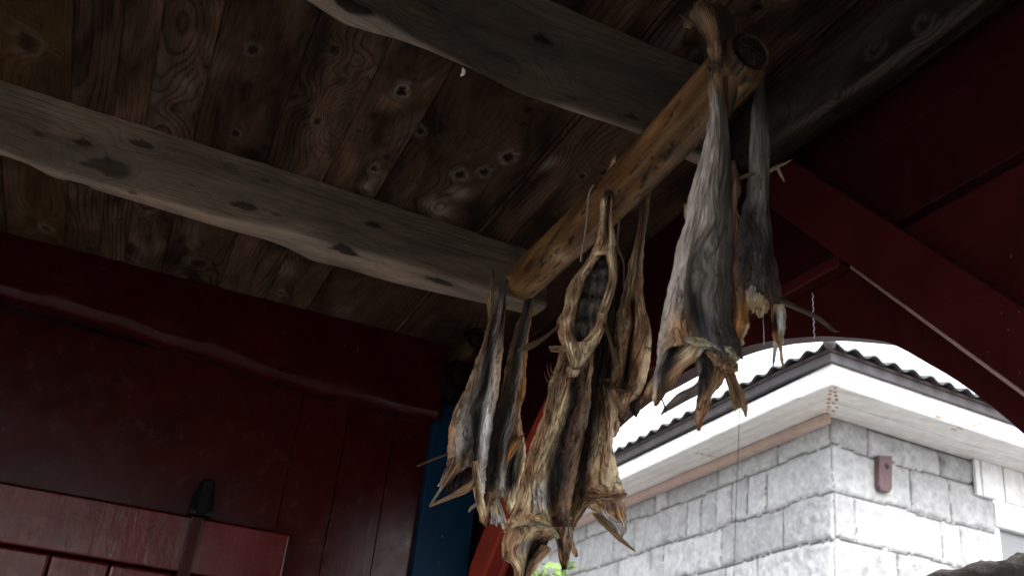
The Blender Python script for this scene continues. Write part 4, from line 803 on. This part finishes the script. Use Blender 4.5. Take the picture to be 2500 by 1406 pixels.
g = Geo(); strand(g, q, [(1428, 931, 20), (1455, 929, 24), (1488, 926, 28), (1494, 942, 28), (1515, 952, 26), (1537, 957, 22)], [1.5, 3, 3, 4, 5, 2], 'B', k=30); strand(g, q, [(1432, 928, 20), (1462, 924, 22), (1486, 930, 26)], [1, 2, 2], 'T', k=16); strand(g, q, [(1524, 938, 22), (1530, 925, 20)], [1.5, .6], 'D', k=6); g.build('sinew', M_bone, f, True)
fin(q, [[(1496, 956, 14, 'T'), (1494, 964, 16, 'T'), (1494, 972, 14, 'B')], [(1480, 954, 10, 'B'), (1480, 962, 12, 'T'), (1482, 968, 10, 'B')], [(1464, 952, 6, 'D'), (1465, 960, 8, 'B'), (1464, 968, 6, 'D')]], f, 20, 26, 3, 'pelvic_fin', 1, 4)

# --- the long one hanging lowest
q = QB + .012; f = fish(q, (1470, 540), 'longest tan dried fish hanging lowest, with brown furrowed back and flared neck'); b = Geo()
skin(b, q, [H(560, 1462, 0, 'B', 1472, 6, 'B', 1484, 0, 'B'), H(650, 1432, 0, 'B', 1455, 12, 'B', 1480, 0, 'B'), H(740, 1392, 0, 'T', 1425, 18, 'B', 1460, 0, 'B'), H(861, 1366, 0, 'T', 1385, 16, 'B', 1405, 24, 'D', 1425, 18, 'B', 1450, 0, 'B'), H(927, 1341, 0, 'L', 1360, 18, 'B', 1385, 28, 'T', 1405, 20, 'D', 1425, 16, 'B', 1444, 0, 'T'), H(980, 1333, 0, 'T', 1352, 20, 'B', 1372, 30, 'L', 1395, 14, 'D', 1420, 20, 'B', 1441, 0, 'B'),
    H(1043, 1313, 0, 'T', 1335, 24, 'T', 1355, 34, 'L', 1380, 12, 'D', 1405, 22, 'B', 1432, 0, 'B'), H(1100, 1290, 0, 'T', 1312, 26, 'T', 1334, 38, 'L', 1360, 12, 'K', 1392, 22, 'B', 1418, 0, 'B'), H(1160, 1274, 0, 'T', 1295, 30, 'T', 1313, 40, 'L', 1345, 12, 'D', 1375, 24, 'D', 1405, 0, 'T'), H(1215, 1265, 0, 'T', 1290, 32, 'L', 1314, 42, 'W', 1345, 14, 'D', 1372, 26, 'B', 1398, 0, 'T'),
    H(1255, 1248, 0, 'T', 1280, 36, 'T', 1322, 44, 'L', 1348, 20, 'B', 1372, 30, 'B', 1393, 4, 'B'), H(1278, 1236, 0, 'T', 1272, 38, 'L', 1330, 44, 'L', 1356, 26, 'D', 1376, 32, 'B', 1395, 4, 'B'), [(1230, 1300, 2, 'T'), (1270, 1294, 36, 'B'), (1325, 1284, 42, 'L'), (1360, 1306, 34, 'B'), (1380, 1300, 32, 'B'), (1398, 1300, 4, 'T')]], 100, 260, 40, True, 2, 6)
skin(b, q, [[(1230, 1292, 4, 'T'), (1262, 1286, 36, 'B'), (1300, 1278, 44, 'L'), (1345, 1290, 46, 'L'), (1362, 1306, 40, 'T')], [(1227, 1330, 8, 'T'), (1255, 1318, 36, 'T'), (1290, 1306, 42, 'L'), (1325, 1302, 36, 'T'), (1348, 1314, 28, 'B')], [(1228, 1360, 8, 'T'), (1250, 1350, 30, 'T'), (1275, 1338, 36, 'P'), (1304, 1322, 14, 'D'), (1322, 1326, 2, 'D')],
    [(1250, 1382, 6, 'T'), (1262, 1380, 22, 'L'), (1278, 1366, 26, 'L'), (1292, 1350, 2, 'D'), (1300, 1346, -4, 'D')], [(1256, 1412, 4, 'T'), (1266, 1412, 14, 'T'), (1276, 1404, 16, 'L'), (1282, 1392, 2, 'B'), (1286, 1388, 0, 'B')], [(1258, 1440, 4, 'B'), (1266, 1440, 8, 'T'), (1274, 1436, 8, 'T'), (1278, 1430, 2, 'B'), (1280, 1430, 0, 'B')]], 70, 110, 6, False, 3, 7)
lump(b, q, [(1270, 1294, 38), (1300, 1282, 48), (1330, 1284, 50), (1352, 1296, 46), (1364, 1312, 38)], [3, 5, 6, 6, 4], 'L', 50, 16, 21, .3)
skin(b, q, [[(1318, 1328, 0, 'B'), (1332, 1330, 8, 'T'), (1347, 1338, 0, 'L')], [(1300, 1356, 0, 'D'), (1314, 1360, 10, 'T'), (1328, 1362, 0, 'T')], [(1286, 1384, 0, 'B'), (1296, 1388, 10, 'T'), (1308, 1388, 0, 'L')], [(1276, 1408, 2, 'B'), (1284, 1412, 8, 'T'), (1292, 1412, 2, 'T')], [(1270, 1440, 2, 'B'), (1276, 1440, 6, 'T'), (1282, 1440, 2, 'T')]], 34, 60, 5, False, 3, 5)
skin(b, q, [H(1310, 1300, -20, 'D', 1325, -26, 'D', 1345, -18, 'B'), H(1340, 1288, -20, 'K', 1308, -26, 'D', 1330, -18, 'B'), H(1372, 1278, -16, 'D', 1290, -20, 'D', 1306, -14, 'B')], 24, 30, 4, False, 2, 4)
skin(b, q, [H(1285, 1348, 42, 'T', 1366, 36, 'B', 1385, 32, 'P', 1397, 6, 'T'), H(1310, 1354, 34, 'T', 1364, 22, 'D', 1374, 30, 'T', 1388, 28, 'B', 1400, 6, 'B'), H(1335, 1361, 24, 'B', 1370, 16, 'D', 1378, 24, 'T', 1384, 20, 'B', 1396, 4, 'T'), H(1358, 1363, 14, 'T', 1372, 12, 'T', 1381, 16, 'B', 1389, 4, 'B'), H(1374, 1367, 8, 'D', 1374, 10, 'T', 1385, 4, 'B'), H(1388, 1371, 4, 'D', 1376, 6, 'D', 1383, 4, 'D')], 60, 80, 6, False, 2, 6, 4, (14, 2))
skin(b, q, [[(1384, 1300, 24, 'B'), (1391, 1300, 20, 'P'), (1398, 1296, 4, 'T')], [(1388, 1325, 16, 'B'), (1394, 1324, 16, 'T'), (1400, 1322, 4, 'T')], [(1396, 1346, 8, 'O'), (1402, 1344, 10, 'T'), (1408, 1340, 4, 'T')], [(1406, 1360, 2, 'D'), (1408, 1359, 3, 'D'), (1410, 1357, 2, 'D')]], 24, 40, 4, False, 2.5, 4)
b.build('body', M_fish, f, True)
for p in ([(1240, 1345, 30), (1230, 1362, 24), (1226, 1378, 16)], [(1345, 925, 4), (1337, 905, 2), (1337, 885, 0)], [(1340, 935, 4), (1332, 920, 2), (1329, 905, 0)], [(1351, 918, 4), (1345, 900, 2), (1346, 884, 0)], [(1267, 1310, 40), (1269, 1318, 42), (1270, 1328, 42)], [(1404, 1180, 6), (1409, 1168, 4), (1412, 1156, 0)]):
    g = Geo(); strand(g, q, p, [2.5, 2, .6], 'B', n=6, k=8); g.build('fin_ray', M_bone, f, True)

# --- its dark neighbour with the wide tan flap
q = QB + .06; f = fish(q, (1490, 600), 'dried fish with black back, wide tan flap and a bare bone pointing right'); b = Geo()
skin(b, q, [H(560, 1486, 0, 'B', 1496, 8, 'D', 1506, 0, 'D'), H(640, 1470, 0, 'D', 1490, 12, 'D', 1510, 0, 'B'), H(760, 1452, 0, 'D', 1478, 16, 'K', 1504, 0, 'D'), H(860, 1440, 0, 'D', 1468, 18, 'D', 1498, 0, 'D'), H(940, 1434, 0, 'K', 1462, 20, 'D', 1492, 0, 'D'), H(1000, 1428, 0, 'K', 1452, 22, 'K', 1468, 18, 'B', 1486, 26, 'T', 1509, 0, 'L'), H(1060, 1420, 0, 'K', 1444, 22, 'K', 1464, 14, 'L', 1482, 26, 'T', 1498, 0, 'L'),
    H(1120, 1408, 0, 'K', 1434, 20, 'K', 1453, 12, 'L', 1478, 28, 'T', 1502, 0, 'L'), H(1175, 1398, 0, 'K', 1422, 18, 'K', 1441, 12, 'T', 1475, 36, 'L', 1516, 0, 'L'), H(1200, 1394, 0, 'K', 1418, 16, 'K', 1436, 16, 'B', 1480, 38, 'T', 1526, 0, 'T'), [(1390, 1268, 0, 'D'), (1412, 1242, 14, 'D'), (1436, 1220, 22, 'B'), (1476, 1214, 36, 'T'), (1528, 1212, 2, 'T')]], 90, 220, 34, True, 2, 5)
skin(b, q, [[(1428, 1232, 22, 'T'), (1468, 1214, 44, 'L'), (1500, 1214, 38, 'T'), (1529, 1208, 2, 'L')], [(1446, 1246, 22, 'L'), (1474, 1240, 36, 'T'), (1500, 1238, 32, 'B'), (1524, 1236, 2, 'T')], [(1460, 1258, 10, 'W'), (1485, 1262, 20, 'W'), (1508, 1260, 18, 'O'), (1527, 1262, 2, 'L')], [(1490, 1280, 4, 'W'), (1505, 1284, 10, 'W'), (1520, 1280, 8, 'W'), (1534, 1288, 0, 'W')], [(1512, 1306, 2, 'W'), (1517, 1310, 3, 'W'), (1522, 1306, 2, 'W'), (1527, 1298, 0, 'W')]], 64, 80, 4, False, 3, 6, 3)
skin(b, q, [[(1404, 1248, 12, 'T'), (1420, 1236, 22, 'L'), (1440, 1228, 26, 'T')], [(1394, 1270, 8, 'O'), (1406, 1264, 14, 'T'), (1424, 1252, 14, 'B')], [(1391, 1290, 4, 'B'), (1396, 1288, 6, 'O'), (1404, 1278, 6, 'D')], [(1393, 1300, 0, 'D'), (1395, 1300, 2, 'B'), (1398, 1296, 0, 'D')]], 40, 40, 5, False, 4, 5)
lump(b, q, [(1412, 1246, 24), (1440, 1224, 34), (1472, 1216, 44), (1505, 1218, 38), (1528, 1206, 8)], [4, 6, 6, 7, 5], 'T', 60, 16, 33, .4)
skin(b, q, [H(1010, 1500, -10, 'B', 1508, -8, 'T', 1512, -12, 'B'), H(1040, 1494, -10, 'B', 1504, -8, 'T', 1512, -12, 'T'), H(1068, 1492, -10, 'B', 1496, -8, 'B', 1502, -12, 'B')], 20, 30, 4, False, 3, 3)
b.build('body', M_fish, f, True)
g = Geo(); strand(g, q, [(1450, 1250, 14), (1466, 1268, 14), (1490, 1292, 10), (1518, 1318, 4), (1551, 1345, 0)], [6, 8, 6, 6, 1.5], (.42, .29, .13), k=30); g.build('jaw_bone', M_bone, f, True)

# --- left bundle
q = QA - .06; f = fish(q, (1236, 690), 'dark ridged dried fish with an open gill collar, leftmost on the pole'); b = Geo()
skin(b, q, [H(640, 1262, 2, 'T', 1268, 6, 'T', 1276, 2, 'B'), H(664, 1244, 2, 'T', 1252, 8, 'T', 1262, 0, 'B'), H(688, 1224, 0, 'B', 1235, 8, 'G', 1246, 0, 'B'), H(724, 1209, 0, 'G', 1220, 10, 'G', 1228, 8, 'G', 1236, 0, 'K'), H(783, 1196, 0, 'B', 1207, 12, 'K', 1218, 16, 'P', 1224, 10, 'K', 1232, 0, 'B'), H(835, 1178, 0, 'T', 1190, 16, 'K', 1205, 16, 'G', 1213, 22, 'P', 1228, 0, 'B'),
    H(886, 1160, 0, 'T', 1180, 20, 'G', 1196, 16, 'K', 1205, 26, 'P', 1225, 0, 'T'), H(955, 1131, 0, 'T', 1160, 22, 'G', 1184, 18, 'K', 1195, 30, 'W', 1219, 0, 'T'), H(1000, 1110, 0, 'T', 1130, 18, 'P', 1150, 24, 'G', 1175, 20, 'K', 1189, 32, 'W', 1208, 0, 'B'), H(1055, 1096, 0, 'O', 1122, 22, 'P', 1145, 28, 'G', 1167, 22, 'K', 1180, 34, 'W', 1200, 0, 'K'),
    H(1100, 1092, 0, 'T', 1118, 24, 'P', 1142, 30, 'G', 1164, 24, 'K', 1177, 36, 'W', 1192, 0, 'K'), H(1140, 1092, 0, 'T', 1122, 26, 'G', 1146, 28, 'B', 1160, 28, 'K', 1171, 36, 'P', 1187, 2, 'G')], 80, 220, 34, True, 2, 4)
skin(b, q, [H(1125, 1148, 28, 'B', 1160, 30, 'T', 1171, 36, 'P', 1188, 8, 'G'), H(1175, 1155, 18, 'T', 1165, 26, 'T', 1172, 32, 'W', 1185, 8, 'P'), H(1210, 1160, 12, 'T', 1167, 14, 'B', 1172, 22, 'L', 1183, 8, 'P'), H(1245, 1166, 8, 'T', 1176, 14, 'L', 1187, 6, 'T'), H(1270, 1172, 4, 'B', 1178, 6, 'T', 1186, 4, 'B'), H(1288, 1184, 2, 'D', 1186, 3, 'D', 1188, 2, 'D')], 36, 80, 5, False, 3, 4, 3)
skin(b, q, [[(1091, 1120, 8, 'T'), (1118, 1114, 24, 'G'), (1150, 1126, 28, 'B')], [(1086, 1145, 10, 'G'), (1108, 1140, 26, 'T'), (1136, 1144, 22, 'T')], [(1076, 1168, 8, 'P'), (1095, 1165, 20, 'T'), (1116, 1158, 4, 'D')], [(1068, 1186, 6, 'P'), (1078, 1190, 10, 'T'), (1092, 1184, 2, 'D')]], 50, 50, 4, False, 3, 6)
skin(b, q, [H(1130, 1105, -22, 'K', 1130, -28, 'K', 1156, -18, 'D'), H(1165, 1095, -22, 'K', 1124, -28, 'K', 1158, -18, 'D'), H(1200, 1088, -20, 'D', 1118, -24, 'K', 1150, -16, 'D')], 24, 24, 4, False, 2, 5)
b.build('body', M_fish, f, True)
g = Geo(); strand(g, q, [(1082, 1184, 8), (1068, 1205, 6), (1050, 1233, 2)], [4, 3.5, 3], 'P', k=14); strand(g, q, [(1158, 1172, 14), (1138, 1192, 16), (1100, 1212, 10), (1048, 1235, 2)], [6, 10, 6, 3], 'T', k=26); g.build('jaw_bone', M_bone, f, True)
g = Geo(); strand(g, q, [(1094, 1108, 4), (1060, 1120, 2), (1018, 1138, 0)], [3, 3, 2.5], 'B', k=12); g.build('barbel', M_fin, f, True); g = Geo(); strand(g, q, [(1166, 1228, 6), (1150, 1240, 4), (1144, 1250, 2)], [5, 4, 1.5], 'P', k=10); g.build('barbel', M_fin, f, True)
fin(q, [[(1203, 650, -4, 'B'), (1206, 665, -2, 'B'), (1210, 680, -4, 'B')], [(1196, 700, -4, 'T'), (1200, 705, -2, 'T'), (1206, 712, -4, 'B')], [(1188, 730, -4, 'T'), (1194, 732, -2, 'L'), (1203, 740, -4, 'B')], [(1190, 770, -4, 'B'), (1195, 770, -2, 'T'), (1200, 770, -4, 'B')], [(1187, 800, -4, 'B'), (1189, 800, -3, 'T'), (1192, 800, -4, 'B')]], f, 20, 50, 3, 'tail_fin')
q = QA + .02; f = fish(q, (1296, 740), 'black dried fish with orange edge, right hand one of the small left bundle'); b = Geo()
skin(b, q, [H(690, 1288, 0, 'B', 1296, 4, 'K', 1306, 0, 'B'), H(735, 1280, 0, 'B', 1292, 8, 'K', 1305, 0, 'T'), H(783, 1264, 0, 'B', 1278, 10, 'K', 1288, 12, 'G', 1297, 0, 'O'), H(840, 1247, 0, 'B', 1264, 14, 'K', 1276, 18, 'G', 1289, 0, 'O'), H(896, 1234, 0, 'T', 1252, 16, 'K', 1266, 22, 'G', 1275, 12, 'T', 1284, 0, 'O'), H(955, 1224, 0, 'B', 1242, 18, 'K', 1256, 24, 'G', 1268, 10, 'O', 1281, 0, 'O'),
    H(1010, 1204, 0, 'K', 1232, 20, 'K', 1245, 28, 'G', 1256, 12, 'B', 1267, 0, 'T'), H(1080, 1194, 0, 'K', 1216, 20, 'K', 1232, 30, 'G', 1246, 0, 'B'), H(1138, 1189, 0, 'K', 1211, 20, 'K', 1226, 30, 'G', 1238, 0, 'B'), H(1185, 1186, 0, 'K', 1205, 18, 'K', 1224, 26, 'P', 1237, 0, 'G'), H(1214, 1186, 0, 'B', 1204, 16, 'T', 1222, 16, 'G', 1240, 0, 'T')], 64, 200, 28, True, 2.5, 4)
skin(b, q, [H(1005, 1256, -14, 'B', 1262, -10, 'T', 1268, -14, 'T'), H(1050, 1246, -8, 'T', 1262, -2, 'T', 1277, -12, 'T'), H(1093, 1238, -6, 'T', 1262, 2, 'B', 1285, -10, 'L'), H(1130, 1234, -4, 'G', 1256, 0, 'K', 1280, -10, 'L'), H(1180, 1230, -2, 'K', 1250, 2, 'K', 1270, -8, 'L'), H(1215, 1228, 4, 'T', 1246, 8, 'L', 1262, -4, 'L'), H(1240, 1232, 2, 'O', 1246, 6, 'L', 1255, -4, 'L'), H(1254, 1240, 0, 'O', 1244, 2, 'O', 1248, -2, 'B')], 46, 100, 4, False, 2, 6, 0)
skin(b, q, [H(1200, 1188, 8, 'B', 1204, 20, 'T', 1220, 8, 'B'), H(1222, 1184, 8, 'T', 1200, 16, 'B', 1216, 8, 'T'), H(1248, 1180, 6, 'B', 1190, 10, 'T', 1198, 4, 'B'), H(1284, 1184, 2, 'D', 1187, 4, 'B', 1190, 2, 'D')], 30, 50, 4, False, 3, 4)
skin(b, q, [[(1198, 1220, 10, 'T'), (1210, 1222, 14, 'L'), (1222, 1214, 8, 'L')], [(1198, 1250, 6, 'W'), (1210, 1248, 10, 'L'), (1222, 1240, 6, 'L')], [(1200, 1272, 4, 'W'), (1214, 1266, 6, 'W'), (1230, 1262, 4, 'W')], [(1204, 1282, 2, 'W'), (1218, 1276, 3, 'W'), (1236, 1282, 2, 'L')]], 40, 50, 4, False, 3, 3, 12)
b.build('body', M_fish, f, True)
g = Geo(); strand(g, q, [(1212, 1216, 14), (1224, 1245, 10), (1238, 1284, 2)], [4, 5, 2], 'W', k=14); g.build('jaw_bone', M_bone, f, True)
fin(q, [[(1278, 1058, 10, 'O'), (1280, 1058, 12, 'O'), (1281, 1060, 10, 'O')], [(1252, 1078, 14, 'O'), (1258, 1084, 16, 'O'), (1265, 1090, 14, 'T')], [(1238, 1102, 16, 'O'), (1244, 1110, 18, 'O'), (1250, 1116, 16, 'T')], [(1233, 1130, 14, 'O'), (1235, 1131, 15, 'O'), (1238, 1132, 14, 'O')]], f, 20, 40, 3, 'pectoral_fin')

# ------------------------------------------------------------------ cords, threads, cocoon
def cord(name, label, q, pts, rad, c, cat='cord'):
    g = Geo(); strand(g, q, pts, rad, c, k=40, n=7); return tag(g.build(name, M_cord, None, True), label, cat)
cord('cord', 'grey cord hanging off the pole just left of the gaping fish', QB - .058, [(1449, 452, 0), (1438, 475, 0), (1433, 530, 0), (1427, 580, 0), (1421, 612, 0), (1418, 638, 0)], [3, 3, 2.6, 2.6, 2.8, 3.2], (.19, .17, .16))
cord('cord', 'frayed grey cord between the gaping fish and the slender fish', QB + .02, [(1515, 515, 0), (1510, 560, 0), (1507, 600, 0), (1517, 625, 0), (1523, 650, 0), (1522, 700, 0)], [2.5, 3, 3, 3, 2.2, 2], (.13, .10, .08))
cord('thread', 'long thin blue thread hanging straight down before the stone house', QC - .05, [(1806, 1000, 0), (1803, 1080, 0), (1799, 1180, 0), (1795, 1290, 0), (1791, 1420, 0)], .8, (.05, .05, .12), 'thread')
xa_ = [onx(1984, 715, XR - .03), onx(1985, 770, XR - .03), onx(1988, 822, XR - .03)]
g = Geo()
for k in range(26):
    p = xa_[0] + (xa_[2] - xa_[0]) * k / 25; a = k * 1.7; o_ = np.array([0, .0016 * math.cos(a), 0]); o2 = np.array([0, .0016 * math.cos(a + 1.7), 0])
    g.tube([p + o_, p + (xa_[2] - xa_[0]) / 25 + o2], .0011, 5, (.62, .55, .62))
tag(g.build('twisted_string', M_cord, None, True), 'short twisted white string dangling from the arch wall to the arch top', 'string')
g = Geo(); g.tube([onx(1863, 770, XR - .03), onx(1865, 810, XR - .03), onx(1865, 842, XR - .03)], .0012, 5, (.4, .35, .4)); tag(g.build('spider_thread', M_cord, None, True), 'faint pale thread on the red wall beside the hanging bone flap', 'thread')
g = Geo(); p = np.array([onx(2078, 652, XR - .058), onx(2500, 962, XR - .058), onx(2600, 1035, XR - .058)]); g.tube(p, .0026, 6, (.36, .22, .2)); tag(g.build('taut_line', M_cord, None, True), 'pale taut line along the lower edge of the broad red diagonal brace', 'line')
c_ = onc(1129, 170); c_ = onz(1129, 170, 1.005); g = Geo(); g.tube(cr(np.array([c_ + [0, 0, .004], c_ + [.003, 0, -.006], c_ + [-.001, 0, -.014]]), 8), [.001, .002, .003, .003, .003, .003, .002, .001], 8, (.55, .52, .5)); tag(g.build('cocoon', M_cord, None, True), 'tiny white cocoon on the pale lower edge of the nearer beam', 'cocoon')
